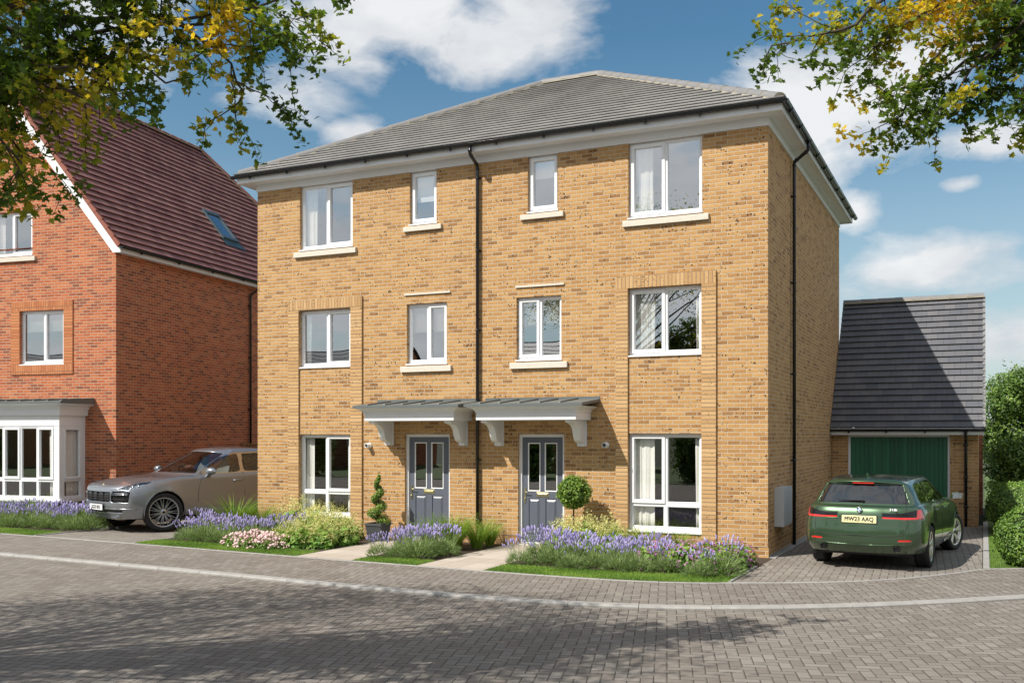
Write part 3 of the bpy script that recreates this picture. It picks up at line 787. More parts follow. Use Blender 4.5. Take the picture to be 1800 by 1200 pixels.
# front doors
def front_door(x0, x1, z0, z1, hl):
    m_ = MB(); y0 = FY+.06; bar_frame(m_, x0, x1, z0-.06, z1, .06, y0, y0+.09)
    m_.box(x0+.06, x1-.06, y0, y0+.1, z0, z0+.03)
    d = m_.build('front_door', M['wood_white'], house); loc(d)
    a, b, c, e = x0+.063, x1-.063, z0+.032, z1-.063; y = y0+.03; w = b-a
    px = [(a+w*.15, a+w*.43), (a+w*.57, a+w*.85)]; zg = (c+(e-c)*.49, e-.12); zp = (c+.13, c+(e-c)*.415)
    m_ = MB(); holes = [(p[0], p[1], zg[0], zg[1]) for p in px] + [(p[0], p[1], zp[0], zp[1]) for p in px]
    wall_panel(m_, a, b, c, e, holes, y=y, depth=.02); 
    for p in px:   # fielded panels
        q = [(p[0],zp[0]),(p[1],zp[0]),(p[1],zp[1]),(p[0],zp[1])]; r1 = [(p[0]+.012,zp[0]+.012),(p[1]-.012,zp[0]+.012),(p[1]-.012,zp[1]-.012),(p[0]+.012,zp[1]-.012)]; s = .055
        r2 = [(p[0]+s,zp[0]+s),(p[1]-s,zp[0]+s),(p[1]-s,zp[1]-s),(p[0]+s,zp[1]-s)]
        for k in range(4):
            j = (k+1) % 4
            m_.face([(q[k][0],y,q[k][1]),(q[j][0],y,q[j][1]),(r1[j][0],y+.018,r1[j][1]),(r1[k][0],y+.018,r1[k][1])])
            m_.face([(r1[k][0],y+.018,r1[k][1]),(r1[j][0],y+.018,r1[j][1]),(r2[j][0],y-.003,r2[j][1]),(r2[k][0],y-.003,r2[k][1])])
        m_.face([(v[0],y-.003,v[1]) for v in r2])
    leaf = m_.build('door_leaf', M['door_grey'], d)
    for p in px:
        m_ = MB(); bar_frame(m_, p[0]-.012, p[1]+.012, zg[0]-.012, zg[1]+.012, .02, y-.008, y+.01, ch=.005); m_.build('glazing_bead', M['upvc'], d)
        m_ = MB(); m_.face([(p[0],y+.008,zg[0]),(p[1],y+.008,zg[0]),(p[1],y+.008,zg[1]),(p[0],y+.008,zg[1])]); m_.build('door_pane', M['glass_door'], d)
    zm = c+(e-c)*.452; xm = (a+b)/2
    m_ = MB(); m_.box(xm-.13, xm+.13, y-.008, y, zm-.045, zm+.045); m_.box(xm-.1, xm+.1, y-.018, y-.0085, zm-.03, zm+.02)
    m_.build('letter_plate', M['gold'], d, bevel=.004)
    hx = a+.055 if hl else b-.055
    m_ = MB(); m_.box(hx-.018, hx+.018, y-.01, y, zm-.16, zm+.13); m_.tube([(hx,y-.01,zm+.05),(hx,y-.055,zm+.05),(hx+(.11 if hl else -.11),y-.06,zm+.05)], .009, 8)
    m_.lathe([(.001,-.03),(.012,-.03),(.013,-.005)], (hx,y,zm-.08), 12, 'y')
    m_.build('door_handle', M['gold'], d)
    return d
front_door(*OW['a_door'], True); front_door(*OW['b_door'], True)
for k in ('a_door','b_door'):
    a, b, c, d_ = OW[k]; m_ = MB(); m_.box(a-.0, b+.0, FY-.05, FY+.059, c-.09, c); loc(m_.build('door_step', M['stone'], house, bevel=.006))
# canopies
def canopy(x0, x1, bx):
    y0 = 16.9; zf, zw = 2.79, 2.885; m_ = MB()
    m_.prism([(y0,zf-.055),(y0,zf),(FY,zw),(FY,zw-.055)], x0, x1, 'x')
    x = x0+.32
    while x < x1-.05:
        m_.prism([(y0+.03,zf-.01),(y0+.05,zf+.028),(FY-.02,zw+.025),(FY-.02,zw-.01)], x-.016, x+.016, 'x'); x += .415
    m_.box(x0, x1, FY-.012, FY, zw-.02, zw+.05)
    c = m_.build('canopy', M['lead'], house, fix=True); loc(c)
    i = .165; m_ = MB()    # moulded cornice with mitred returns
    prof = [(0,2.735),(.03,2.725),(.09,2.70),(.135,2.672),(.145,2.655),(.145,2.63),(.165,2.625),(.165,2.59),(.165,2.485),(.19,2.48)]
    rows = []
    for o_, z in prof:
        rows.append([(x0+.02+o_,FY,z),(x0+.02+o_,y0+.03+o_*.8,z),(x1-.02-o_,y0+.03+o_*.8,z),(x1-.02-o_,FY,z)])
    m_.grid(rows, 0, smooth=False)
    m_.face([rows[-1][0],rows[-1][1],rows[-1][2],rows[-1][3]])
    m_.build('cornice', M['wood_white'], c)
    for b in bx:
        prof = [(FY,1.985),(FY,2.48),(17.12,2.48),(17.12,2.44),(17.17,2.425),(17.26,2.415),(17.37,2.38),(17.45,2.32),(17.49,2.24),(17.52,2.16),(17.57,2.09),(17.64,2.055),(17.72,2.05),(17.72,1.985)]
        m_ = MB(); m_.prism(prof, b+.02, b+.155, 'x'); m_.box(b, b+.175, FY-.03, FY+.005, 1.98, 2.481)
        m_.build('bracket', M['wood_white'], c, fix=True)
    return c
canopy(-11.6, -9.16, (-11.37,-9.61)); canopy(-9.04, -6.6, (-8.8,-7.04))
# wall lights
for x, z in ((-11.80,1.97),(-6.47,2.005)):
    m_ = MB(); m_.lathe([(.0,.0),(.062,.0),(.062,-.03),(.045,-.045),(.03,-.05)], (x,FY-.001,z), 20, 'y')
    m_.lathe([(.03,-.04),(.048,-.05),(.05,-.13),(.042,-.14),(.038,-.125),(.0,-.12)], (x,FY,z), 20, 'y')
    l = loc(m_.build('wall_light', M['upvc'], house))
    m_ = MB(); m_.lathe([(.036,-.128),(.0,-.13)], (x,FY,z), 16, 'y'); m_.build('lamp_glass', simple('dark_lens', (.06,.065,.07), .15), l)
# meter cupboards on the shaded side
for y in (18.42, 18.86):
    m_ = MB(); m_.box(XR, XR+.17, y, y+.41, .53, 1.24)
    m_.box(XR+.171, XR+.178, y+.015, y+.395, .56, 1.21)
    loc(m_.build('meter_cupboard', simple('grey_meter_box', (.50,.53,.56), .4), house, bevel=.008))
m_ = MB(); m_.box(XR+.015, XR+.03, FY+.02, 25.9, -.05, .06); m_.box(XR+.03, XR+.14, FY-.02, 25.9, -.05, .04); loc(m_.build('base_strip', M['render_base'], house))

# ------------------------------------------------------------------ garage
GY = 26.0; gx0, gx1 = XR+.01, -.12; gar = empty('garage', (-1.8,GY,0), label='single brick garage with green boarded door and steep dark tiled roof', cat='garage')
def gl(o): o.location = -Vector(gar.location); return o
DO = (-3.055,-.725,-.05,2.2)
m_ = MB(); wall_panel(m_, gx0, gx1, -.05, 2.28, [DO], y=GY, depth=.2)
m_.face([(gx1,GY,-.05),(gx1,30.4,-.05),(gx1,30.4,2.28),(gx1,28.2,5.6),(gx1,GY,2.28)]); m_.face([(gx0,YB+.0,-.05),(gx0,30.4,-.05),(gx0,30.4,2.28),(gx0,28.2,5.6),(gx0,YB,4.4)][::-1]); m_.face([(gx1,30.4,-.05),(gx0,30.4,-.05),(gx0,30.4,2.28),(gx1,30.4,2.28)])
gl(m_.build('wall', M['buff'], gar))
ye, ze, yr, zr = 25.7, 2.36, 28.2, 5.72; x0g, x1g = XR+.012, .01
m_ = MB(); roof_slope(m_, (x0g,ye,ze), (x1g,ye,ze), (x1g,yr,zr), (x0g,yr,zr), gauge=.195, step=.055); roof_slope(m_, (x1g,30.7,ze), (x0g,30.7,ze), (x0g,yr,zr), (x1g,yr,zr), gauge=.195, step=.055)
m_.face([(x1g,ye,ze-.06),(x1g,ye,ze+.01),(x1g,yr,zr+.01),(x1g,yr,zr-.09)], 0)
gr = gl(m_.build('roof', M['tile_dark'], gar))
ridge_run(gr, (x0g,yr,zr+.02), (x1g+.02,yr,zr+.02), M['ridge_grey'], r=.12, seg=.44)
m_ = MB(); n = 22
for i in range(n):   # dry verge caps
    t = i/n; t2 = (i+.93)/n; a = Vector((0,ye+(yr-ye)*t,ze+(zr-ze)*t)); b = Vector((0,ye+(yr-ye)*t2,ze+(zr-ze)*t2)); up = Vector((0,-.8,.6))
    for q in range(1): m_.face([(x1g+.03,*(a+up*.045).yz),(x1g+.03,*(b+up*.03).yz),(x1g+.03,*(b-up*.08).yz),(x1g+.03,*(a-up*.08).yz)]); m_.face([(x1g-.03,*(a+up*.045).yz),(x1g+.03,*(a+up*.045).yz),(x1g+.03,*(b+up*.03).yz),(x1g-.03,*(b+up*.03).yz)]); m_.face([(x1g-.03,*(a+up*.045).yz),(x1g+.03,*(a+up*.045).yz),(x1g+.03,*(a-up*.08).yz),(x1g-.03,*(a-up*.08).yz)])
m_.build('verge_caps', M['ridge_grey'], gr)
m_ = MB(); m_.box(x0g, x1g, ye+.02, ye+.04, 2.2, 2.37); m_.box(x0g, x1g, ye+.041, GY-.002, 2.205, 2.215); m_.box(x1g-.02, x1g, ye+.041, 28, 2.18, 2.204)
gl(m_.build('fascia', M['wood_white'], gar))
gl(gutter(gar, (x0g,ye-.045,2.335), (x1g+.03,ye-.045,2.335), (0,-1,0), brackets=.85))
gl(downpipe(gar, [(-.38,ye-.04,2.29),(-.38,ye-.04,2.2),(-.38,GY-.055,2.04),(-.38,GY-.055,.03)], clips=[(-.38,GY-.055,z,0,-1) for z in (1.95,1.2,.5)]))
a, b, c, d_ = DO; m_ = MB(); m_.box(a, a+.055, GY+.05, GY+.13, c, d_); m_.box(b-.055, b, GY+.05, GY+.13, c, d_); m_.box(a+.056, b-.056, GY+.05, GY+.13, d_-.05, d_)
gd = gl(m_.build('garage_door', M['wood_white'], gar))
m_ = MB(); nb = 22; ww = (b-a-.116)/nb
for i in range(nb):
    x = a+.058+ww*i; e = .012
    m_.prism([(x,GY+.115),(x,GY+.098),(x+e,GY+.09),(x+ww-e,GY+.09),(x+ww,GY+.098),(x+ww,GY+.115)][::-1], .03, d_-.052, 'z')
def green_door():
    m, t = new_mat('green_board_paint'); tc = t.node('TexCoord').outputs['Object']; x, y, z = t.sep(tc)
    wn = t.node('TexWhiteNoise', {'Vector': t.comb(t.math('FLOOR', t.math('DIVIDE', t.math('SUBTRACT', x, a+.058), ww)), 1.0, 2.0)}, noise_dimensions='3D').outputs[0]
    c = t.ramp(wn, [(0, (.008,.075,.036)), (1, (.018,.14,.068))])
    gn = t.noise(t.node('Mapping', {'Vector': tc, 'Scale': (60,60,3)}).outputs[0], 1.0, 5, .7)
    c = t.mix(t.math('MULTIPLY', gn, .5), c, (.022,.15,.08))
    t.principled(Base_Color=c, Roughness=.42, Normal=t.bump(gn, .25, .003)); return m
m_.build('door_boards', green_door(), gd, fix=True)

# red brick wall beyond the garage
m_ = MB(); m_.box(-.6, -.02, 30.9, 31.12, -.05, 3.4); m_.box(-.65, .02, 30.86, 31.16, 3.401, 3.46)
tag(m_.build('garden_wall', M['red']), 'tall red brick wall showing beside the right edge of the garage', 'wall')
# ------------------------------------------------------------------ red brick house on the left
redh = empty('detached_house', (-19.88,18.51,0), R(7.6), 'red brick house with white gable boards, red brown tiled roof and white bay window', 'house')
RW = dict(up=(-4.0,-2.63,6.90,8.06), mid=(-3.03,-1.61,4.03,5.44), up2=(-6.3,-4.9,6.90,8.06), mid2=(-6.6,-5.2,4.03,5.44))
m_ = MB(); wx0 = -8.28; apx = -4.14; ez = 7.1; az_ = 12.15
wall_panel(m_, wx0, 0, -.05, ez, [(a,b,c,min(d,ez)) for a,b,c,d in RW.values()] + [(-4.2,-1.2,.5,2.4)], depth=.12)
# gable above the eaves, cut round the heads of the upper windows
sl_ = (az_-ez)/4.14
def gz_(x): return ez + sl_*(min(-x, x-wx0))
xs = sorted({wx0, 0, apx, -4.0, -2.63, -6.3, -4.9})
for a, b in zip(xs, xs[1:]):
    lo = 8.06 if ((a >= -4.0 and b <= -2.63) or (a >= -6.3 and b <= -4.9)) else ez
    m_.face([(a,0,lo),(b,0,lo),(b,0,gz_(b)),(a,0,gz_(a))] if abs(gz_(a)-lo) > 1e-4 and abs(gz_(b)-lo) > 1e-4 else ([(a,0,lo),(b,0,lo),(b,0,gz_(b))] if abs(gz_(a)-lo) < 1e-4 else [(a,0,lo),(b,0,lo),(a,0,gz_(a))]))
for a, b in ((-4.0,-2.63),(-6.3,-4.9)):
    for x in (a, b): m_.face([(x,0,ez),(x,.12,ez),(x,.12,8.06),(x,0,8.06)])
    m_.face([(a,0,8.06),(b,0,8.06),(b,.12,8.06),(a,.12,8.06)])
YD = 13.7
m_.face([(0,0,-.05),(0,YD,-.05),(0,YD,ez),(0,0,ez)]); m_.face([(wx0,YD,-.05),(wx0,0,-.05),(wx0,0,ez),(wx0,YD,ez)]); m_.face([(0,YD,-.05),(wx0,YD,-.05),(wx0,YD,ez),(0,YD,ez)])
m_.build('wall', M['red'], redh)
ox = .22; zr_ = ez - ox*sl_ + .13; zt_ = az_+.13
m_ = MB()
roof_slope(m_, (ox,-.12,zr_), (ox,YD+ox,zr_), (apx,9.44,zt_), (apx,-.12,zt_), gauge=.255, step=.058)
roof_slope(m_, (wx0-ox,YD+ox,zr_), (wx0-ox,-.12,zr_), (apx,-.12,zt_), (apx,9.44,zt_), gauge=.255, step=.058)
roof_slope(m_, (ox,YD+ox,zr_), (wx0-ox,YD+ox,zr_), (apx,9.44,zt_), (apx,9.44,zt_), gauge=.255, step=.058)
rroof = m_.build('roof', M['tile_red'], redh)
ridge_run(rroof, (apx,-.14,zt_+.03), (apx,9.44,zt_+.03), M['ridge_red'], r=.13)
ridge_run(rroof, (ox-.05,YD+ox-.05,zr_+.06), (apx,9.44,zt_+.03), M['ridge_red'], r=.12, name='hip_tiles')
ridge_run(rroof, (wx0-ox+.05,YD+ox-.05,zr_+.06), (apx,9.44,zt_+.03), M['ridge_red'], r=.12, name='hip_tiles')
for sgn in (1, -1):
    m_ = MB()
    def X(x): return x if sgn > 0 else 2*apx-x
    a = (ox-.02, zr_-.02); b = (apx, zt_-.02); w = .30
    q = [(X(a[0]),a[1]),(X(b[0]),b[1]),(X(b[0]),b[1]-w*1.55),(X(a[0]-.21),a[1]-.14),(X(a[0]),a[1]-.14)]
    m_.prism(q, -.10, -.06, 'y'); m_.prism([(q[3][0],q[3][1]+.0),(q[2][0],q[2][1]),(q[2][0],q[2][1]+.03),(q[3][0],q[3][1]+.04)], -.06, .0, 'y')
    m_.build('bargeboard', M['upvc'], redh, fix=True)
    m_ = MB(); n = 24      # verge tiles
    for i in range(n):
        t, t2 = i/n, (i+.96)/n; p = (a[0]+(b[0]-a[0])*t, a[1]+(b[1]-a[1])*t); p2 = (a[0]+(b[0]-a[0])*t2, a[1]+(b[1]-a[1])*t2)
        m_.prism([(X(p[0]+.05),p[1]+.07),(X(p2[0]+.03),p2[1]+.055),(X(p2[0]-.03),p2[1]-.02),(X(p[0]-.03),p[1]-.02)], -.16, -.08, 'y')
    m_.build('verge_tiles', M['ridge_red'], rroof, fix=True)
m_ = MB(); m_.box(ox-.02, ox, -.10, YD+.2, zr_-.16, zr_-.01); m_.box(.001, ox-.021, -.059, YD+.2, zr_-.15, zr_-.13); m_.build('fascia', M['wood_white'], redh)
gutter(redh, (ox+.06,-.14,zr_-.02), (ox+.06,YD+.2,zr_-.02), (1,0,0), brackets=1.55)
downpipe(redh, [(ox+.06,6.3,zr_-.06),(ox+.06,6.3,zr_-.16),(.065,6.05,zr_-.42),(.065,6.05,.03)], clips=[(.065,6.05,z,1,0) for z in (6.2,4.6,3.0,1.5)])
# roof light
def rf(x, y, h=0): return Vector((x,y,7.1-.0+ -sl_*x+.13)) + Vector((sl_,0,1)).normalized()*h
m_ = MB(); A = [rf(-.88,5.9,.0),rf(-.88,6.75,.0),rf(-1.66,6.75,.0),rf(-1.66,5.9,.0)]; nn_ = Vector((sl_,0,1)).normalized()
cen = sum(A, Vector())/4; B = [p+nn_*.11 for p in A]; I = [cen+(p-cen)*.80+nn_*.11 for p in A]; I2 = [p-nn_*.035 for p in I]
for k in range(4):
    j = (k+1) % 4; m_.face([A[k],A[j],B[j],B[k]]); m_.face([B[k],B[j],I[j],I[k]]); m_.face([I[k],I[j],I2[j],I2[k]])
rl = m_.build('roof_light', simple('roof_light_frame', (.06,.085,.10), .35), redh)
m_ = MB(); m_.face(I2); m_.build('pane', glass_mat('roof_light_glass', .5, (.25,.28,.3)), rl)
m_ = MB(); m_.face([rf(-.70,5.8,.055),rf(-.70,6.95,.055),rf(-.88,6.8,.06),rf(-.88,5.85,.06)]); m_.build('flashing', simple('lead_flashing', (.08,.13,.14), .4, .5), rl)
# windows
def RWn(k, **kw):
    a, b, c, d = RW[k]; return make_window(redh, a+.004, b-.004, c, d-.004, y=0, **kw)
RWn('up', splits=[.5], sash=[1], curtains=[(0,.2)], sill=(-4.1,-2.51,6.75,6.87), seed=21)
RWn('mid', splits=[.52], sash=[1], blind=.33, seed=23)
RWn('up2', splits=[.5], sash=[1], sill=(-6.4,-4.8,6.75,6.87), seed=22); RWn('mid2', splits=[.52], sash=[1], seed=24)
for o in (0, -3.58):
    p = .026
    for a, b in ((-1.61,-1.325),(-3.31,-3.03)):
        m_ = MB(); m_.box(a+o, b+o, -p, .005, 4.03, 5.44); m_.build('brick_pier', M['red_stack'], redh)
    for a, b in ((5.441,5.68),(3.775,4.0295)):
        m_ = MB(); m_.box(-3.31+o, -1.325+o, -p-.001, .005, a, b); m_.build('soldier_course', M['red_soldier'], redh)
m_ = MB()
m_.box(wx0+.02, -.02, .3, YD-.1, 2.6, 2.72); m_.box(wx0+.02, -.02, .3, YD-.1, 5.9, 6.0); m_.box(wx0+.02, -.02, 4.5, 4.6, .0, 5.89); m_.box(wx0+1.9, -1.9, 4.5, 4.6, 6.01, 8.9); m_.box(wx0+.02, -.02, .3, YD-.1, -.04, .0)
m_.build('interior', [M['interior'], M['room_dark']], redh)
# bay window
m_ = MB(); bx0, bx1, by = -4.45, -.95, -.9
m_.box(bx0+.05, bx1-.05, by+.05, -.001, -.05, .52)
bay = m_.build('bay_window', M['render_base'], redh)
m_ = MB()
for x in (bx0, bx1-.15): m_.box(x, x+.15, by, by+.15, .6, 2.42)
m_.box(bx1-.12, bx1, -.13, -.001, .6, 2.42); m_.box(bx0, bx0+.12, -.13, -.001, .6, 2.42)
m_.box(bx0-.005, bx1+.005, by-.005, -.001, 2.421, 2.68)
m_.build('bay_frame', M['upvc'], bay)
m_ = MB(); m_.prism([(by-.07,.535),(by-.07,.575),(by-.02,.599),(by+.15,.599),(by+.15,.52)][::-1], bx0-.06, bx1+.06, 'x'); m_.box(bx1-.1, bx1+.06, by+.151, -.001, .522, .598)
m_.build('window_board', M['upvc'], bay, fix=True)
m_ = MB(); prof = [(-.30,2.975),(-.27,2.95),(-.20,2.925),(-.14,2.90),(-.13,2.88),(-.12,2.84),(-.095,2.835),(-.085,2.70),(-.08,2.682),(0,2.68)]
m_.grid([[(bx0+o_,0,z),(bx0+o_,by+o_,z),(bx1-o_,by+o_,z),(bx1-o_,0,z)] for o_, z in prof], 0, smooth=False)
m_.build('cornice', M['wood_white'], bay)
m_ = MB(); m_.prism([(by-.3,2.975),(by-.3,3.03),(0,3.12),(0,2.975)], bx0-.3, bx1+.3, 'x')
x = bx0
while x < bx1+.3: m_.prism([(by-.27,3.02),(by-.25,3.06),(-.02,3.145),(-.02,3.1)], x-.016, x+.016, 'x'); x += .42
m_.build('bay_roof', M['lead'], bay, fix=True)
n = 6; w6 = (bx1-bx0-.3)/n; sp = [k/n for k in range(1, n)]
fw_ = make_window(bay, bx0+.15, bx1-.15, .6, 2.42, y=by-.06, splits=sp, sash=[1,3,5], transom=.26, curtains=[(0,.07),(.93,1.0)], seed=31, cill=False)
sd_ = make_window(bay, 0, .66, .6, 2.42, y=0, sash=[0], transom=.26, curtains=[(.3,1.0)], seed=33, cill=False, name='side_window')
sd_.rotation_euler = (0,0,R(90)); sd_.location = (bx1+.07, by+.13, 0)
m_ = MB(); m_.box(bx0+.1, bx1-.1, by+.1, -.01, .5, .53, 1); m_.box(bx0+.1, bx1-.1, by+.1, -.01, 2.43, 2.45); m_.build('bay_inside', [M['interior'], M['room_dark']], bay)

# timber fence closing the gap between the two houses
fn = empty('garden_fence', (-20.6,24.15,0), 0, 'brown close boarded timber fence behind the silver car', 'fence')
m_ = MB(); x = .05
while x < 5.75: m_.prism([(x,.0),(x+.105,-.008),(x+.105,.006),(x,.014)], .08, 1.9+random.uniform(-.004,.004), 'z'); x += .1
m_.build('boards', M['fence_wood'], fn, fix=True)
for k in range(4): m_ = MB(); m_.box(.02+k*1.85, .12+k*1.85, -.06, -.008, 0, 1.97); m_.build('post', M['fence_wood'], fn, bevel=.005)
m_ = MB(); m_.box(.0, 5.75, -.035, .04, 1.905, 1.94); m_.build('capping', M['fence_wood'], fn)

# houses across the road behind the camera (they stand in the window reflections)
def far_house(x, y, rz, lab, wallm, w=9, d=8, e=5.0, r=8.2):
    h = empty('opposite_house', (x,y,0), rz, lab, 'house', 'houses across the road'); m_ = MB()
    wins = [(-3.2,-1.8,.6,2.2),(1.8,3.2,.6,2.2),(-3.2,-1.8,3.3,4.6),(1.8,3.2,3.3,4.6),(-.6,.5,0,2.15)]
    # front faces local -y, turned towards the scene by rz
    wall_panel(m_, -w/2, w/2, -.05, e, wins, depth=.12)
    for s in (-1, 1): m_.face([(s*w/2,0,-.05),(s*w/2,d,-.05),(s*w/2,d,e),(s*w/2,d/2,r-.1),(s*w/2,0,e)])
    m_.face([(-w/2,d,-.05),(w/2,d,-.05),(w/2,d,e),(-w/2,d,e)]); m_.build('wall', wallm, h)
    m_ = MB(); roof_slope(m_, (-w/2-.2,-.3,e-.1), (w/2+.2,-.3,e-.1), (w/2+.2,d/2,r), (-w/2-.2,d/2,r), gauge=.5); roof_slope(m_, (w/2+.2,d+.3,e-.1), (-w/2-.2,d+.3,e-.1), (-w/2-.2,d/2,r), (w/2+.2,d/2,r), gauge=.5)
    m_.build('roof', M['tile_dark'], h)
    for a, b, c, e2 in wins[:4]: make_window(h, a, b, c, e2, splits=[.5])
    m_ = MB(); m_.box(-.6, .5, .05, .1, 0, 2.15); m_.build('front_door', M['door_grey'], h)
far_house(-9, -17, R(180), 'red brick house with dark tiled roof across the road', M['red'])
far_house(-24, -19, R(172), 'buff brick house with dark tiled roof across the road', M['buff'])
far_house(-40, -19, R(176), 'red brick house with dark tiled roof across the road, far down the street', M['red'])
far_house(-55, -21, R(172), 'buff brick house across the road, farthest down the street', M['buff'])
far_house(7, -16, R(188), 'red brick house across the road, nearest the bend', M['red'])
# ------------------------------------------------------------------ cars
def crom(P, t):
    """Catmull-Rom through rows of P at float parameter t"""
    n = len(P); i = int(min(max(math.floor(t), 0), n-2)); f = t-i
    p0 = P[max(i-1,0)]; p1 = P[i]; p2 = P[i+1]; p3 = P[min(i+2,n-1)]
    if i == 0: p0 = 2*p1-p2
    if i == n-2: p3 = 2*p2-p1
    return .5*((2*p1)+(-p0+p2)*f+(2*p0-5*p1+4*p2-p3)*f*f+(-p0+3*p1-3*p2+p3)*f**3)
class Body:
    """half a car body: control net of loops (sill -> roof centre) x stations (front centre -> rear centre)"""
    def __init__(s, loops, nu=17, nv=9):
        s.N = np.array([np.stack([np.array(l[0],float), np.array(l[1],float), np.array(l[2],float)], 1) for l in loops])  # v,u,3
        s.nv, s.nu = s.N.shape[0], s.N.shape[1]
    def at(s, u, v):
        rows = np.array([crom(s.N[k], u) for k in range(s.nv)]); return crom(rows, v)
    def dense(s, du=.05, dv=.045):
        us = np.arange(0, (s.nu-1)+1e-6, du); vs = np.arange(0, (s.nv-1)+1e-6, dv)
        A = np.stack([np.stack([crom(s.N[k], u) for u in us]) for k in range(s.nv)])   # v,U,3
        G = np.stack([crom(A, v) for v in vs])      # V,U,3
        G[:,0,1] = 0; G[:,-1,1] = 0; G[-1,:,1] = 0
        return us, vs, G
def inpoly(x, y, poly):
    c = False; j = len(poly)-1
    for i in range(len(poly)):
        xi, yi = poly[i]; xj, yj = poly[j]
        if (yi > y) != (yj > y) and x < (xj-xi)*(y-yi)/(yj-yi)+xi: c = not c
        j = i
    return c
def car_body(root, body, regions, paint, wheels, R_arch, seams=()):
    """regions: list of (name, material, test(x,y,z,u,v,n), inset); first match wins. wheels: (x, z) centres"""
    us, vs, G = body.dense()
    V, U, _ = G.shape
    P = G.copy()
    # open the wheel arches: push points radially out to the arch line
    for (wx, wz) in wheels:
        d = np.hypot(P[...,0]-wx, P[...,2]-wz); side = (np.abs(P[...,1]) > .5)
        m = side & (d < R_arch) & (d > R_arch*.86)
        k = np.where(m, R_arch/np.maximum(d,1e-6), 1)
        P[...,0] = wx+(P[...,0]-wx)*k; P[...,2] = wz+(P[...,2]-wz)*k
    dU = np.gradient(P, axis=1); dV = np.gradient(P, axis=0); Nn = np.cross(dU, dV); ln = np.linalg.norm(Nn, axis=2)[...,None]; Nn = Nn/np.maximum(ln,1e-9)
    # outward check
    ref = Nn[V//3, U//2]
    if ref[1] < 0: Nn = -Nn
    C = (P[:-1,:-1]+P[1:,:-1]+P[1:,1:]+P[:-1,1:])/4; CN = (Nn[:-1,:-1]+Nn[1:,1:])/2
    drop = np.zeros((V-1,U-1), bool)
    for (wx, wz) in wheels:
        drop |= (np.hypot(C[...,0]-wx, C[...,2]-wz) < R_arch*.995) & (np.abs(C[...,1]) > .5)
    lab = -np.ones((V-1,U-1), int)
    for i in range(V-1):
        for j in range(U-1):
            if drop[i,j]: continue
            x, y, z = C[i,j]; u = (us[j]+us[j+1])/2; v = (vs[i]+vs[i+1])/2
            for k, rg in enumerate(regions):
                if rg[2](x, y, z, u, v): lab[i,j] = k; break
    # relax the borders between panels so they run as clean lines
    lb = np.where(drop, -2, lab); nb = []
    for i in range(1, V-1):
        for j in range(1, U-1):
            q = (lb[i-1,j-1], lb[i-1,j], lb[i,j-1], lb[i,j])
            if -2 in q or len(set(q)) == 1: continue
            ns = []
            if lb[i-1,j-1] != lb[i-1,j]: ns.append((i-1,j))
            if lb[i,j-1] != lb[i,j]: ns.append((i+1,j))
            if lb[i-1,j-1] != lb[i,j-1]: ns.append((i,j-1))
            if lb[i-1,j] != lb[i,j]: ns.append((i,j+1))
            if len(ns) == 2: nb.append((i, j, ns))
    for it in range(7):
        Q = P.copy()
        for i, j, ns in nb: Q[i,j] = P[i,j]*.4+(P[ns[0]]+P[ns[1]])*.3
        P = Q
    out = {}
    for k in range(-1, len(regions)):
        nm, mat, ins = ('body', paint, 0) if k < 0 else (regions[k][0], regions[k][1], regions[k][3])
        mirror = True if k < 0 else (regions[k][4] if len(regions[k]) > 4 else True)
        cells = np.argwhere((lab == k) & ~drop)
        if len(cells) == 0: continue
        sides = (1,-1)
        groups = [sides] if mirror else [(1,), (-1,)]
        for grp in groups:
            idx = {}; verts = []; faces = []; nrm = []
            for sgn in grp:
                for i, j in cells:
                    f = []
                    for a, b in ((i,j),(i,j+1),(i+1,j+1),(i+1,j)):
                        p = P[a,b]-Nn[a,b]*ins
                        key = (round(p[0],4), round(p[1]*sgn,4), round(p[2],4))
                        if key not in idx: idx[key] = len(verts); verts.append((p[0],p[1]*sgn,p[2]))
                        if idx[key] not in f: f.append(idx[key])
                    if len(f) >= 3: faces.append(f if sgn > 0 else f[::-1])
            me = bpy.data.meshes.new(nm); me.from_pydata(verts, [], faces); me.materials.append(mat)
            for p in me.polygons: p.use_smooth = True
            import bmesh
            bm = bmesh.new(); bm.from_mesh(me)
            if ref[1] < 0: bmesh.ops.reverse_faces(bm, faces=bm.faces)
            if ins > 0:     # skirt back up to the outer skin so the inset panel has an edge
                pass
            bm.to_mesh(me); bm.free()
            o = bpy.data.objects.new(nm, me); col.objects.link(o); o.parent = root; out.setdefault(nm, []).append(o)
            if k < 0: md = o.modifiers.new('s','SOLIDIFY'); md.thickness = .018; md.offset = -1
    return out
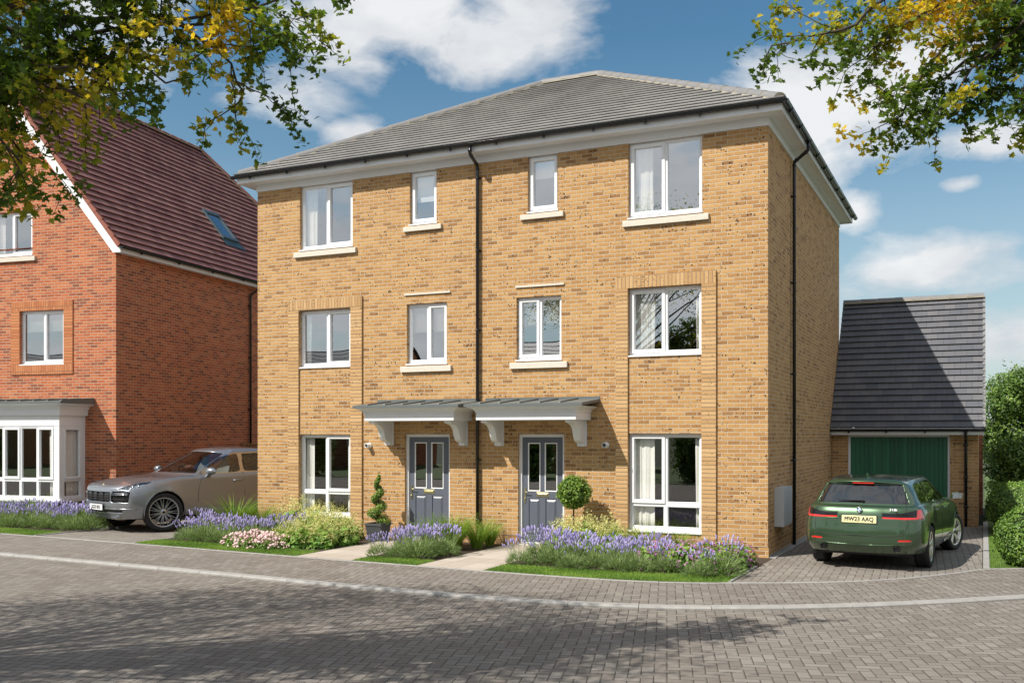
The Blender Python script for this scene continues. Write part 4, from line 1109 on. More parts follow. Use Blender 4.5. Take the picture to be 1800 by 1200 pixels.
def wheel_mesh(root, name, pos, r, w, steer, spokes, style, side, rimmat, face_out=1):
    """wheel with tyre and spoked rim; local y is the axle, outside = +y*side"""
    e = empty(name, pos, steer); e.parent = root
    rt = r*(.755 if style == 'v' else .73)
    t = MB(); s = .5*w
    prof = [(rt,-s*.82),(rt+.012,-s*.95),(r*.9,-s*1.0),(r*.97,-s*.9),(r,-s*.6),(r,-.2*s),(r*.992,-.18*s),(r*.992,-.12*s),(r,-.1*s),(r,.1*s),(r*.992,.12*s),(r*.992,.18*s),(r,.2*s),(r,s*.6),(r*.97,s*.9),(r*.9,s*1.0),(rt+.012,s*.95),(rt,s*.82)]
    t.lathe(prof, (0,0,0), 64, 'y'); t.build('tyre', M['tyre'], e)
    m = MB(); o = side
    m.lathe([(rt,-s*.8),(rt-.02,-s*.7),(rt-.03,0),(rt-.022,s*.6*o if False else s*.55),(rt+.004,s*.82)] if o > 0 else [(rt,s*.8),(rt-.02,s*.7),(rt-.03,0),(rt-.022,-s*.55),(rt+.004,-s*.82)], (0,0,0), 64, 'y')
    m.lathe([(rt+.006,o*s*.84),(rt-.012,o*s*.86),(rt-.022,o*s*.74)], (0,0,0), 64, 'y')
    yo = o*s*.62
    def spoke(a0, r0, a1, r1, w0, w1, y0, y1, th=.018, mi=0):
        pts = []
        for (a, rr_, ww, yy) in ((a0, r0, w0, y0), (a1, r1, w1, y1)):
            cx_, cz_ = math.cos(a)*rr_, math.sin(a)*rr_; tx, tz = -math.sin(a), math.cos(a)
            pts.append([(cx_-tx*ww, yy, cz_-tz*ww), (cx_-tx*ww*.5, yy+o*.008, cz_-tz*ww*.5), (cx_+tx*ww*.5, yy+o*.008, cz_+tz*ww*.5), (cx_+tx*ww, yy, cz_+tz*ww), (cx_+tx*ww, yy-o*th*1.6, cz_+tz*ww), (cx_-tx*ww, yy-o*th*1.6, cz_-tz*ww)])
        m.grid(pts, mi, closed=True, smooth=False)
    for k in range(spokes):
        a = 2*PI*k/spokes+.3
        if style == 'v':     # slender twin spokes forking to the rim
            spoke(a, .05, a+.11, rt-.01, .014, .0065, yo-o*.004, yo+o*.016); spoke(a, .05, a-.11, rt-.01, .014, .0065, yo-o*.004, yo+o*.016)
        else:                # five double spokes
            spoke(a-.10, .05, a-.13, rt-.01, .022, .017, yo, yo+o*.02); spoke(a+.10, .05, a+.13, rt-.01, .022, .017, yo, yo+o*.02)
    m.lathe([(.001,yo+o*.012),(.055,yo+o*.01),(.07,yo-o*.004),(.075,yo-o*.03)], (0,0,0), 24, 'y')
    m.build('rim', rimmat, e)
    b = MB(); b.lathe([(.0,o*.0),(r*.52,.0),(r*.52,-o*.02),(0,-o*.02)], (0,0,0), 32, 'y'); b.build('brake_disc', M['brake'], e)
    c = MB(); c.lathe([(.0,yo+o*.018),(.026,yo+o*.016),(.03,yo+o*.01)], (0,0,0), 20, 'y'); c.build('centre_cap', M['dark_trim'], e)
    return e
def carpaint(name, color, metal=.55, rough=.28, flake=.1):
    m, t = new_mat(name); tc = t.node('TexCoord').outputs['Object']
    n = t.noise(tc, 900, 1); c = t.mix(t.math('MULTIPLY', n, flake), color, [min(1,x*2.2+.05) for x in color])
    t.principled(Base_Color=c, Roughness=rough, Metallic=metal, Coat_Weight=1.0, Coat_Roughness=.02, Specular_IOR_Level=.5); return m
M['tyre'] = simple('tyre_rubber', (.014,.014,.015), .75, bump=.2, bscale=90)
M['brake'] = simple('brake_disc', (.10,.10,.105), .4, .9)
M['dark_trim'] = simple('gloss_black_trim', (.008,.008,.009), .18)
M['matt_trim'] = simple('matt_black_trim', (.012,.012,.013), .6)
M['rim_grey'] = simple('satin_wheel', (.42,.42,.44), .28, .9)
M['rim_two'] = simple('polished_wheel', (.62,.60,.56), .22, .85)
M['green_paint'] = carpaint('green_metallic_paint', (.045,.088,.044), .6)
M['silver_paint'] = carpaint('grey_metallic_paint', (.25,.268,.30), .6, .30)
M['car_glass_dark'] = glass_mat('privacy_glass', .12, (.10,.11,.115))
M['car_glass'] = glass_mat('car_glass', .10, (.62,.68,.68))
M['red_lens'] = simple('red_lens', (.42,.012,.012), .12, coat=1)
M['red_lens_bright'] = simple('bright_red_lens', (.60,.022,.02), .15, coat=1)
M['head_lens'] = glass_mat('head_lamp_lens', .16, (.92,.94,.95))
M['lamp_body'] = simple('lamp_reflector', (.55,.57,.60), .18, .9)
M['plate_w'] = simple('white_plate', (.82,.82,.80), .35)
M['plate_y'] = simple('yellow_plate', (.78,.70,.36), .35)
M['plate_txt'] = simple('plate_black', (.010,.012,.03), .5)
M['seat'] = simple('seat_leather', (.24,.22,.20), .6)
def text_part(s, name, size, parent, loc, rot, mat, depth=.002, space=1.0, bold=.0, sx=1.0):
    cu = bpy.data.curves.new(name, 'FONT'); cu.body = s; cu.size = size; cu.align_x = 'CENTER'; cu.align_y = 'CENTER'; cu.extrude = depth; cu.space_character = space
    to = bpy.data.objects.new(name+'_src', cu); col.objects.link(to)
    dg = bpy.context.evaluated_depsgraph_get(); me = bpy.data.meshes.new_from_object(to.evaluated_get(dg)); me.name = name
    if bold:      # heavier strokes: the letters laid over themselves a hair apart
        v = [tuple(q.co) for q in me.vertices]; f = [tuple(q.vertices) for q in me.polygons]; V_ = []; F_ = []
        for k, (dx, dy) in enumerate(((0,0),(bold,bold*.6),(-bold,bold*.6),(bold,-bold*.6),(-bold,-bold*.6))):
            F_ += [tuple(a+len(V_) for a in q) for q in f]; V_ += [(a+dx, b_+dy, c+k*.0002) for a, b_, c in v]
        me = bpy.data.meshes.new(name); me.from_pydata(V_, [], F_)
    bpy.data.objects.remove(to); me.materials.clear(); me.materials.append(mat)
    o = bpy.data.objects.new(name, me); col.objects.link(o); o.parent = parent; o.location = loc; o.rotation_euler = rot; o.scale = (sx,1,1)
    return o
def plate(root, s, pos, rot, mat, w=.52, h=.112, size=.092, rear=False):
    """number plate: local x = reading direction, y up, z out"""
    m = MB(); m.box(-w/2, w/2, -h/2, h/2, -.006, .0); p = m.build('number_plate', mat, root, loc=pos, rot=rot, bevel=.004)
    text_part(s, 'lettering', size, p, (0,-.002,.0015), (0,0,0), M['plate_txt'], .001, space=1.02, bold=.0028, sx=.86 if not rear else .9)
    m = MB(); m.box(-w/2-.012, w/2+.012, -h/2-.01, h/2+.01, -.014, -.0065); m.build('plate_surround', M['matt_trim'], p)
    return p
def project(G, fn): pass

# ---- green estate car, rear towards the road
def estate():
    L = [
     ([2.20,2.17,2.05,1.90,1.425,.8,0,-.8,-1.425,-1.98,-2.20,-2.28,-2.30],[0,.40,.68,.80,.85,.84,.84,.84,.86,.83,.66,.33,0],[.2,.2,.2,.21,.24,.24,.24,.25,.26,.27,.27,.27,.27]),
     ([2.27,2.24,2.12,1.95,1.425,.8,0,-.8,-1.425,-2.06,-2.32,-2.395,-2.41],[0,.42,.72,.85,.90,.885,.88,.885,.905,.885,.70,.35,0],[.38,.38,.38,.38,.38,.38,.38,.38,.40,.40,.40,.40,.40]),
     ([2.29,2.26,2.14,1.96,1.425,.8,0,-.8,-1.425,-2.09,-2.35,-2.42,-2.435],[0,.42,.74,.875,.912,.905,.90,.905,.915,.895,.71,.355,0],[.56,.56,.56,.56,.56,.56,.56,.56,.58,.565,.565,.565,.565]),
     ([2.25,2.22,2.1,1.93,1.425,.8,0,-.8,-1.425,-2.09,-2.335,-2.40,-2.415],[0,.42,.72,.85,.90,.90,.895,.90,.918,.885,.70,.35,0],[.70,.70,.70,.71,.76,.74,.74,.76,.78,.74,.735,.735,.735]),
     ([2.18,2.14,2.02,1.88,1.41,.8,0,-.8,-1.42,-2.06,-2.31,-2.375,-2.39],[0,.40,.68,.80,.87,.885,.88,.89,.905,.865,.68,.34,0],[.79,.79,.79,.80,.87,.88,.88,.90,.92,.90,.875,.875,.875]),
     ([1.62,1.6,1.5,1.42,1.18,.79,0,-.8,-1.42,-2.03,-2.27,-2.33,-2.345],[0,.36,.60,.73,.80,.85,.855,.86,.865,.83,.66,.33,0],[.93,.93,.92,.91,.94,.955,.96,.98,1.0,.99,.975,.975,.975]),
     ([1.02,1.0,.93,.86,.80,.74,0,-.8,-1.40,-1.98,-2.20,-2.25,-2.265],[0,.3,.52,.66,.74,.80,.82,.825,.825,.785,.63,.315,0],[.995,.99,.985,.98,.98,.98,.985,1.005,1.03,1.04,1.03,1.03,1.03]),
     ([.62,.61,.54,.45,.38,.30,-.02,-.8,-1.38,-1.88,-2.09,-2.145,-2.155],[0,.28,.48,.61,.68,.71,.735,.735,.725,.70,.575,.29,0],[1.21,1.21,1.2,1.18,1.17,1.17,1.2,1.21,1.22,1.23,1.22,1.22,1.22]),
     ([.24,.22,.16,.09,.02,-.08,-.2,-.8,-1.36,-1.80,-1.98,-2.03,-2.045],[0,.26,.42,.53,.575,.595,.61,.615,.61,.59,.51,.27,0],[1.385,1.38,1.375,1.36,1.36,1.37,1.38,1.385,1.38,1.365,1.375,1.38,1.385]),
     ([.08,.07,.03,-.03,-.08,-.15,-.25,-.8,-1.3,-1.68,-1.87,-1.93,-1.95],[0,.17,.28,.36,.41,.43,.45,.46,.45,.42,.36,.18,0],[1.42,1.418,1.415,1.41,1.41,1.415,1.42,1.425,1.42,1.41,1.41,1.412,1.414]),
     ([-.1,-.12,-.15,-.2,-.25,-.3,-.4,-.8,-1.15,-1.45,-1.65,-1.75,-1.8],[0]*13,[1.44,1.44,1.44,1.44,1.44,1.44,1.445,1.448,1.44,1.435,1.43,1.43,1.43])]
    car = empty('parked_car', (0,0,0), 0, 'green estate car parked on the drive with its tailgate towards the road', 'car')
    B = Body(L); wr = .335; wh = [(1.425,.34),(-1.425,.34)]
    sg = [(.62,1.0),(.30,1.17),(-.02,1.315),(-.45,1.345),(-1.2,1.345),(-1.58,1.30),(-1.80,1.12),(-1.77,1.06),(-1.4,1.045),(-.8,1.02),(0,1.0)]
    def trim(x, y, z, u, v):
        if not (5.8 < v < 8.3 and 4.1 < u < 9.4 and abs(y) > .45): return False
        return any(inpoly(x+a, z+b, sg) for a, b in ((0,0),(.022,0),(-.022,0),(0,.022),(0,-.022)))
    def side(x, y, z, u, v):
        if not (5.9 < v < 8.2 and 4.1 < u < 9.3 and abs(y) > .45): return False
        if not inpoly(x, z, sg): return False
        if -.20 < x+.0 < -.11: return False
        if abs((x+1.05)-(.25*(z-1.05))) < .035: return False
        return True
    def rearglass(x, y, z, u, v): return x < -1.9 and 1.04 < z < 1.335 and abs(y) < .70-.42*(z-1.04) and u > 9.55
    def spoiler_under(x, y, z, u, v): return False
    def tail(x, y, z, u, v):
        if x > -1.93 or abs(y) < .335 : return False
        if z < .80 or z > .955: return False
        a = abs(y)
        if a < .62: return .815 < z < .900
        return .812 < z < .90+(.055*(a-.62)/.2 if x < -2.03 else .055) and x < -2.0
    def tail_red(x, y, z, u, v):
        if not tail(x, y, z, u, v): return False
        return z < .842 or (abs(y) > .815 and x < -2.03)
    def windscreen(x, y, z, u, v): return u < 4.0 and 6.15 < v < 7.85 and abs(y) < .62
    def bump_low(x, y, z, u, v): return z < .335 and x < -1.9 and False
    def grille(x, y, z, u, v): return x > 2.0 and abs(y) < .32 and .5 < z < .72
    def refl(x, y, z, u, v): return x < -2.0 and .56 < abs(y) < .76 and .47 < z < .502
    rg = [('tail_light', M['red_lens_bright'], tail_red, .0, False), ('tail_light', M['red_lens'], lambda x,y,z,u,v: tail(x,y,z,u,v) and z > .838 and False, .0, False), ('lamp_smoked_lens', M['dark_trim'], tail, .0, False),
          ('rear_window', M['car_glass_dark'], rearglass, .012), ('windscreen', M['car_glass'], windscreen, .006), ('side_window', M['car_glass_dark'], side, .004, False), ('window_trim', M['dark_trim'], trim, .0), ('grille', M['dark_trim'], grille, .01), ('reflector', M['red_lens_bright'], refl, .0, False)]
    car_body(car, B, rg, M['green_paint'], wh, .385)
    # dark shell inside: cabin floor, wells, underbody
    m = MB(); m.box(-1.95, 1.7, -.70, .70, .20, .62); m.box(-2.2, 2.0, -.58, .58, .25, .62); m.build('underbody', M['matt_trim'], car)
    for x in (-1.425, 1.425):
        for s in (-1, 1):
            m = MB(); rows = []
            for k in range(15):
                a = -.25+ (PI+.5)*k/14; rows.append([(x+.405*math.cos(a), s*.45, .34+.405*math.sin(a)), (x+.400*math.cos(a), s*.86, .34+.400*math.sin(a))])
            m.grid(rows, 0); m.face([r[0] for r in rows]); m.build('wheel_arch_liner', M['matt_trim'], car)
    for x, s, st in ((-1.425,1,0),(-1.425,-1,0),(1.425,1,R(-16)),(1.425,-1,R(-16))):
        wheel_mesh(car, 'wheel', (x, s*.80, wr), wr, .235, st, 5, 'double', s, M['rim_two'])
    # cabin silhouettes
    for x in (.0, -.95):
        for y in (-.37, .37):
            m = MB(); m.prism([(x-.1,.62),(x-.28,1.16),(x-.17,1.2),(x+.08,.72)], y-.24, y+.24, 'y'); m.prism([(x-.27,1.19),(x-.25,1.3),(x-.17,1.3),(x-.17,1.2)], y-.12, y+.12, 'y'); m.build('seat', M['seat'], car, fix=True, bevel=.03)
    # roof rails
    for s in (-1, 1):
        pts = [(.02,s*.545,1.362),(-.05,s*.555,1.389),(-.3,s*.58,1.402),(-1.0,s*.59,1.408),(-1.55,s*.575,1.396),(-1.74,s*.565,1.374),(-1.80,s*.56,1.359)]
        m = MB(); m.tube(pts, .016, 8); m.build('roof_rail', M['dark_trim'], car)
    # tailgate spoiler lip and high brake lamp
    m = MB(); rows = []
    for k in range(17):
        y = -.56+1.12*k/16; c = abs(y)/.56; x0 = -1.93+.05*c*c; x1 = -2.115+.10*c**2.5; z = 1.402-.035*c*c
        rows.append([(x0,y,z+.004),(x1+.01,y,z-.02),(x1,y,z-.03),(x1+.02,y,z-.042),(x0,y,z-.045)])
    m.grid(rows, 0, smooth=True); sp = m.build('tailgate_spoiler', M['green_paint'], car)
    m = MB(); m.box(-2.108, -2.09, -.16, .16, 1.342, 1.358); m.build('brake_light', M['red_lens_bright'], sp)
    m = MB(); m.lathe([(.0,0),(.035,0),(.03,.012),(.0,.012)], (0,0,0), 12); m.prism([(0.03,0),(-.085,.075),(-.105,.07),(-.08,0)], -.011, .011, 'y'); m.build('aerial_fin', M['green_paint'], car, loc=(-1.72,0,1.425), fix=True)
    # wiper
    m = MB(); m.tube([(-2.235,-.02,1.062),(-2.243,-.05,1.075),(-2.232,.36,1.085)], .009, 6, radii=[.022,.012,.005]); m.lathe([(.0,-.02),(.022,-.02),(.028,0)], (-2.225,-.02,1.06), 14, 'x'); m.build('rear_wiper', M['matt_trim'], car)
    plate(car, 'MW23 AAQ', (-2.418,0,.80), (R(90-6),0,R(-90)), M['plate_y'], rear=True)
    # recess shadow line of the tailgate and the bumper creases, as thin raised or sunk strips on the skin
    def line(name, pts, r, mat):
        for s in (1,-1):
            m = MB(); m.tube([(p[0],p[1]*s,p[2]) for p in pts], r, 6); m.build(name, mat, car)
    def skin(u, z):     # point of the skin at station u and height z
        lo, hi = 0.0, 8.0
        for _ in range(24):
            mid = (lo+hi)/2
            if B.at(u, mid)[2] < z: lo = mid
            else: hi = mid
        return B.at(u, lo)
    line('tailgate_seam', [skin(u, z) for u, z in ((12,.545),(11.2,.545),(10.6,.55),(10.3,.57),(10.12,.62),(10.05,.70),(10.03,.80))], .0055, M['matt_trim'])
    line('tailgate_seam', [skin(u, z) for u, z in ((10.02,.91),(9.95,.97),(9.85,1.04),(9.75,1.15),(9.7,1.3))], .0045, M['matt_trim'])
    line('bumper_crease', [skin(u, z) for u, z in ((12,.405),(11.4,.405),(10.8,.41),(10.2,.425),(9.8,.44))], .009, M['green_paint'])
    for x, us_ in ((.62,None),(-.16,None),(-1.08,None)):
        m = MB(); pts = []
        for z in (.36,.5,.65,.8,.93,1.0): 
            xx = x - (.10*max(0,(z-.6)) if x == .62 else 0) + (.28*(max(0,.62-z))*(-1 if x == -1.08 else 0)); 
            # nearest station to xx
            lo, hi = 4.5, 8.8
            for _ in range(20):
                mid = (lo+hi)/2
                if skin(mid, z)[0] > xx: lo = mid
                else: hi = mid
            pts.append(skin(lo, z))
        for s in (1,-1):
            m = MB(); m.tube([(p[0],p[1]*s,p[2]) for p in pts], .0045, 5); m.build('door_seam', M['matt_trim'], car)
    # door handles, mirrors
    for s in (1,-1):
        for x, z in ((.02,.875),(-.92,.89)):
            m = MB(); m.tube([(x+.09,s*.895,z),(x+.05,s*.93,z+.004),(x-.08,s*.93,z+.006),(x-.11,s*.90,z+.002)], .013, 8); m.build('door_handle', M['green_paint'], car)
        m = MB(); rows = []
        for k in range(9):
            t = k/8; a = math.sin(PI*min(1,.12+t*.88))**.5; y = .93+.21*t; w = .075*a; h = .07*a*(1-.15*t)
            rows.append([(.56+w*math.cos(q)*(1.15 if math.cos(q) > 0 else .35)-.02*t, s*y, 1.045+h*math.sin(q)) for q in [2*PI*i/14 for i in range(14)]])
        m.grid(rows, 0, closed=True, cap=True); m.box(.50,.58,s*.80,s*.95,.985,1.01); mi = m.build('door_mirror', M['green_paint'], car, fix=True)
        m = MB(); m.prism([(.96*s,.99),(1.12*s,1.0),(1.125*s,1.09),(.97*s,1.1)], .522, .53, 'x'); m.build('mirror_glass', M['chrome'], mi, fix=True)
    # badge, model lettering, exhausts
    bd = MB(); bd.lathe([(0,.004),(.038,.004),(.041,.0)], (0,0,0), 28, 'z'); b = bd.build('badge', M['dark_trim'], car, loc=(-2.394,0,.945), rot=(R(90-14),0,R(-90)))
    q = MB()
    for k in range(4):
        pts = [(0,0,.0055)]+[(.025*math.cos(PI/2*k+PI/2*j/6), .025*math.sin(PI/2*k+PI/2*j/6), .0055) for j in range(7)]; q.face(pts, k % 2)
    q.build('badge_quarters', [simple('badge_white', (.8,.8,.8), .3), simple('badge_blue', (.03,.22,.55), .3)], b)
    bd = MB(); bd.tube([(.039*math.cos(2*PI*k/28), .039*math.sin(2*PI*k/28), .004) for k in range(29)], .003, 6); bd.tube([(.026*math.cos(2*PI*k/28), .026*math.sin(2*PI*k/28), .005) for k in range(29)], .0015, 6); bd.build('badge_ring', M['chrome'], b)
    text_part('318i', 'model_lettering', .05, car, (-2.372,-.50,.957), (R(90-14),0,R(-90-7)), simple('silver_lettering', (.78,.78,.8), .35), .003, space=1.1, bold=.001, sx=1.25)
    for s in (1,-1):
        m = MB(); m.lathe([(.036,.10),(.040,.0),(.045,-.004),(.050,.004),(.050,.1)], (-2.405,s*.55,.355), 24, 'x'); m.lathe([(.037,.02),(.0,.02)], (-2.405,s*.55,.355), 20, 'x')
        e = m.build('exhaust_tip', M['dark_trim'], car, rot=(0,0,0))
    m = MB(); m.box(-2.24,-2.1,-.55,.55,.245,.285); m.build('rear_diffuser', M['matt_trim'], car, bevel=.01)
    return car
gc = estate()
gc.scale = (1.03,)*3; gc.location = (-1.55, 19.3, .026); gc.rotation_euler = (0,0,R(90-6.0))
# ---- silver coupe suv, nose towards the road
def suv():
    bx = [1.4475,.8,0,-.8,-1.4475]
    def lp(fx, rx, y, z, mid=None): return (fx[:4]+(mid or bx)+rx, y, z)
    L = [
     lp([2.22,2.18,2.05,1.9],[-2.05,-2.3,-2.4,-2.42],[0,.42,.72,.86,.93,.90,.90,.90,.93,.9,.7,.35,0],[.27,.27,.27,.28,.30,.30,.30,.30,.32,.34,.36,.36,.36]),
     lp([2.33,2.30,2.17,1.99],[-2.12,-2.4,-2.5,-2.52],[0,.45,.77,.91,.975,.955,.95,.955,.975,.93,.74,.37,0],[.42,.42,.42,.42,.44,.44,.44,.44,.46,.48,.5,.5,.5]),
     lp([2.375,2.345,2.21,2.03],[-2.14,-2.44,-2.54,-2.56],[0,.46,.80,.94,.985,.97,.96,.97,.985,.95,.76,.38,0],[.60,.60,.60,.61,.63,.62,.62,.62,.64,.66,.68,.68,.68]),
     lp([2.365,2.335,2.2,2.03],[-2.12,-2.42,-2.52,-2.54],[0,.46,.79,.935,.985,.965,.96,.97,.985,.94,.75,.37,0],[.80,.80,.81,.82,.87,.84,.84,.86,.9,.88,.86,.86,.86]),
     lp([2.27,2.24,2.11,1.94],[-2.1,-2.36,-2.46,-2.48],[0,.44,.745,.875,.945,.95,.945,.955,.965,.91,.72,.36,0],[.925,.925,.94,.96,1.005,1.0,.99,1.02,1.06,1.04,1.0,1.0,1.0],[1.40,.8,0,-.8,-1.4475]),
     lp([1.72,1.70,1.60,1.50],[-2.1,-2.34,-2.44,-2.46],[0,.38,.63,.77,.865,.905,.915,.925,.93,.87,.69,.34,0],[1.05,1.05,1.045,1.04,1.065,1.07,1.07,1.10,1.13,1.11,1.07,1.07,1.07],[1.16,.79,0,-.8,-1.44]),
     lp([.98,.96,.89,.81],[-2.08,-2.33,-2.41,-2.43],[0,.33,.57,.72,.80,.85,.88,.885,.88,.82,.65,.33,0],[1.125,1.12,1.118,1.112,1.108,1.10,1.10,1.135,1.17,1.15,1.12,1.12,1.12],[.76,.72,0,-.8,-1.42]),
     lp([.56,.55,.47,.38],[-1.92,-2.1,-2.17,-2.18],[0,.29,.50,.64,.71,.74,.78,.78,.75,.70,.55,.28,0],[1.37,1.37,1.36,1.34,1.335,1.335,1.355,1.385,1.36,1.32,1.3,1.3,1.3],[.30,.22,-.05,-.8,-1.45]),
     lp([.14,.12,.06,-.02],[-1.72,-1.84,-1.9,-1.9],[0,.27,.45,.56,.61,.63,.65,.65,.61,.53,.42,.2,0],[1.575,1.57,1.562,1.545,1.54,1.55,1.565,1.57,1.51,1.45,1.44,1.44,1.44],[-.09,-.17,-.3,-.85,-1.42]),
     lp([-.02,-.03,-.07,-.12],[-1.48,-1.6,-1.65,-1.65],[0,.18,.3,.39,.44,.46,.49,.49,.47,.4,.3,.15,0],[1.62,1.62,1.615,1.61,1.61,1.615,1.625,1.625,1.58,1.54,1.53,1.53,1.53],[-.17,-.23,-.35,-.85,-1.28]),
     lp([-.18,-.2,-.22,-.25],[-1.3,-1.4,-1.48,-1.5],[0]*13,[1.645,1.645,1.645,1.645,1.645,1.65,1.652,1.652,1.63,1.61,1.6,1.58,1.57],[-.3,-.35,-.45,-.85,-1.15])]
    car = empty('parked_car', (0,0,0), 0, 'silver grey coupe style off roader with its nose towards the road', 'car')
    B = Body(L); wr = .385; wh = [(1.4475,.39),(-1.4475,.39)]
    sg = [(.60,1.125),(.36,1.30),(.08,1.44),(-.28,1.515),(-.85,1.525),(-1.42,1.44),(-1.95,1.24),(-1.92,1.185),(-.8,1.158),(0,1.13)]
    def onside(u, v, y): return 5.7 < v < 8.6 and 4.0 < u < 9.4 and abs(y) > .45
    def trim(x, y, z, u, v): return onside(u, v, y) and any(inpoly(x+a, z+b, sg) for a, b in ((0,0),(.02,0),(-.02,0),(0,.02),(0,-.02)))
    def side(x, y, z, u, v): return onside(u, v, y) and inpoly(x, z, sg) and not (-.40 < x+.1*(z-1.2) < -.30)
    def wind(x, y, z, u, v): return u < 3.95 and 6.12 < v < 7.9 and abs(y) < .86*(1-.62*(z-1.1)) 
    def rearg(x, y, z, u, v): return u > 9.8 and 6.2 < v < 7.9
    hl = [(1.5,3.38),(2.3,3.14),(3.05,3.35),(3.42,3.85),(3.45,4.2),(3.0,4.3),(2.3,4.12)]
    def head(x, y, z, u, v): return inpoly(u, v, hl)
    def gr(x, y, z, u, v): return x > 1.8 and abs(y) < .475 and .605 < z < .80
    def intk(x, y, z, u, v): return x > 1.8 and .51 < abs(y) < .885+(z-.7)*.1 and .60 < z < .815
    def low(x, y, z, u, v): return x > 1.8 and abs(y) < .72 and .40 < z < .455
    rg = [('grille', M['dark_trim'], gr, .02), ('air_intake', M['dark_trim'], intk, .03, False), ('lower_grille', M['matt_trim'], low, .015), ('headlight', M['head_lens'], head, -.001, False),
          ('windscreen', M['car_glass'], wind, .004), ('rear_window', M['car_glass_dark'], rearg, .004), ('side_window', M['car_glass'], side, .004, False), ('window_trim', M['chrome'], trim, .0)]
    out = car_body(car, B, rg, M['silver_paint'], wh, .43)
    def skin(u, z, lo=0.0, hi=8.0):
        for _ in range(24):
            mid = (lo+hi)/2
            if B.at(u, mid)[2] < z: lo = mid
            else: hi = mid
        return B.at(u, lo)
    def skin_xz(x, z):
        lo, hi = 3.2, 8.9
        for _ in range(20):
            mid = (lo+hi)/2
            if skin(mid, z)[0] > x: lo = mid
            else: hi = mid
        return skin(lo, z)
    # lamp interiors behind the clear lenses
    for s, o in zip((1,-1), out['headlight']):
        m = MB(); rows = []
        for u in np.linspace(1.6, 3.8, 12): rows.append([Vector((p[0]-.05, p[1]*s*.965, p[2]-.03)) for p in (B.at(u, v) for v in np.linspace(3.1, 4.5, 6))])
        m.grid(rows, 0); m.build('lamp_back', simple('lamp_backing', (.42,.45,.50), .3, .6), o)
        for u, v in ((2.0,3.6),(2.4,3.55),(2.45,3.9),(2.9,3.95)):
            p = B.at(u, v); m = MB(); m.lathe([(0,.0),(.02,.004),(.032,.02),(.036,.03)], (0,0,0), 16, 'x'); m.build('lamp_lens', M['lamp_body'], o, loc=(p[0]-.045, p[1]*s*.98, p[2]-.012))
    # grille slats and the intake blades
    for z in (.655, .70, .745):
        m = MB(); m.tube([skin(u, z)*np.array([1,1,1])-np.array([.004,0,0]) for u in (0,.4,.8,1.0)], .008, 6)
        m.tube([(skin(u, z)-np.array([.004,0,0]))*np.array([1,-1,1]) for u in (0,.4,.8,1.0)], .008, 6); m.build('grille_slat', M['matt_trim'], out['grille'][0])
    for y in (-.23,0,.23):
        m = MB(); x = skin(abs(y)/.46, .7)[0]; m.box(x-.03, x-.006, y-.006, y+.006, .61, .795); m.build('grille_bar', M['matt_trim'], out['grille'][0])
    for s, o in zip((1,-1), out['air_intake']):
        for z, r in ((.775,.009),(.75,.006)):
            m = MB(); m.tube([(skin(u, z)+np.array([.002,0,0]))*np.array([1,s,1]) for u in (1.15,1.5,1.9,2.3)], r, 6); m.build('light_blade', M['chrome'], o)
        m = MB(); m.tube([(skin(u, .66)-np.array([.01,0,0]))*np.array([1,s,1]) for u in (1.15,1.5,1.9,2.2)], .006, 6); m.build('intake_slat', M['matt_trim'], o)
    m = MB(); m.lathe([(0,.004),(.024,.004),(.028,0)], (0,0,0), 20); bdg = m.build('badge', M['gold'], car, loc=(2.235,0,.947), rot=(0,R(35),0))
    m = MB(); m.box(-1.9, 1.7, -.72, .72, .24, .72); m.box(-2.2, 2.0, -.60, .60, .28, .75); m.build('underbody', M['matt_trim'], car)
    for x in (-1.4475, 1.4475):
        for s in (-1, 1):
            m = MB(); rows = []
            for k in range(15):
                a = -.25+(PI+.5)*k/14; rows.append([(x+.45*math.cos(a), s*.5, .39+.45*math.sin(a)), (x+.445*math.cos(a), s*.93, .39+.445*math.sin(a))])
            m.grid(rows, 0); m.face([r[0] for r in rows]); m.build('wheel_arch_liner', M['matt_trim'], car)
            m = MB(); m.tube([(x+.437*math.cos(a), s*(.968-.01*abs(math.cos(a))), .39+.437*math.sin(a)) for a in np.linspace(-.1, PI+.1, 26)], .012, 6); m.build('arch_lip', M['silver_paint'], car)
    for x, s in ((-1.4475,1),(-1.4475,-1),(1.4475,1),(1.4475,-1)):
        wheel_mesh(car, 'wheel', (x, s*.85, wr), wr, .275, R(-14) if x > 0 else 0, 11, 'v', s, M['rim_grey'])
    # cabin
    m = MB(); m.prism([(.86,.9),(.84,1.105),(.5,1.13),(.34,1.08),(.30,.9)], -.76, .76, 'y'); m.build('dashboard', simple('dashboard', (.03,.028,.026), .6), car, fix=True, bevel=.02)
    m = MB(); m.tube([(.30+.06*math.sin(a)*.4, -.37+.18*math.cos(a), 1.09+.17*math.sin(a)) for a in np.linspace(0, 2*PI, 25)], .014, 8); m.build('steering_wheel', M['matt_trim'], car)
    for x in (-.12, -1.0):
        for y in (-.39, .39):
            m = MB(); rows = []
            for t, wv, dx, th in ((0,.24,.16,.1),(.12,.26,.06,.13),(.4,.26,-.02,.11),(.62,.24,-.09,.09),(.70,.17,-.115,.06),(.72,.10,-.12,.05),(.76,.13,-.125,.06),(.86,.135,-.14,.06),(.93,.10,-.15,.04)):
                rows.append([(x+dx+th*.5*math.cos(q)*abs(math.cos(q))**.2, y+wv*math.sin(q)*abs(math.sin(q))**-.2 if abs(math.sin(q)) > .01 else y, .60+t*1.0) for q in [2*PI*i/18+.01 for i in range(18)]])
            m.grid(rows, 0, closed=True, cap=True); m.build('seat', M['seat'], car)
            m = MB(); m.box(x-.05, x+.5, y-.25, y+.25, .6, .75); m.build('seat_cushion', M['seat'], car, bevel=.04)
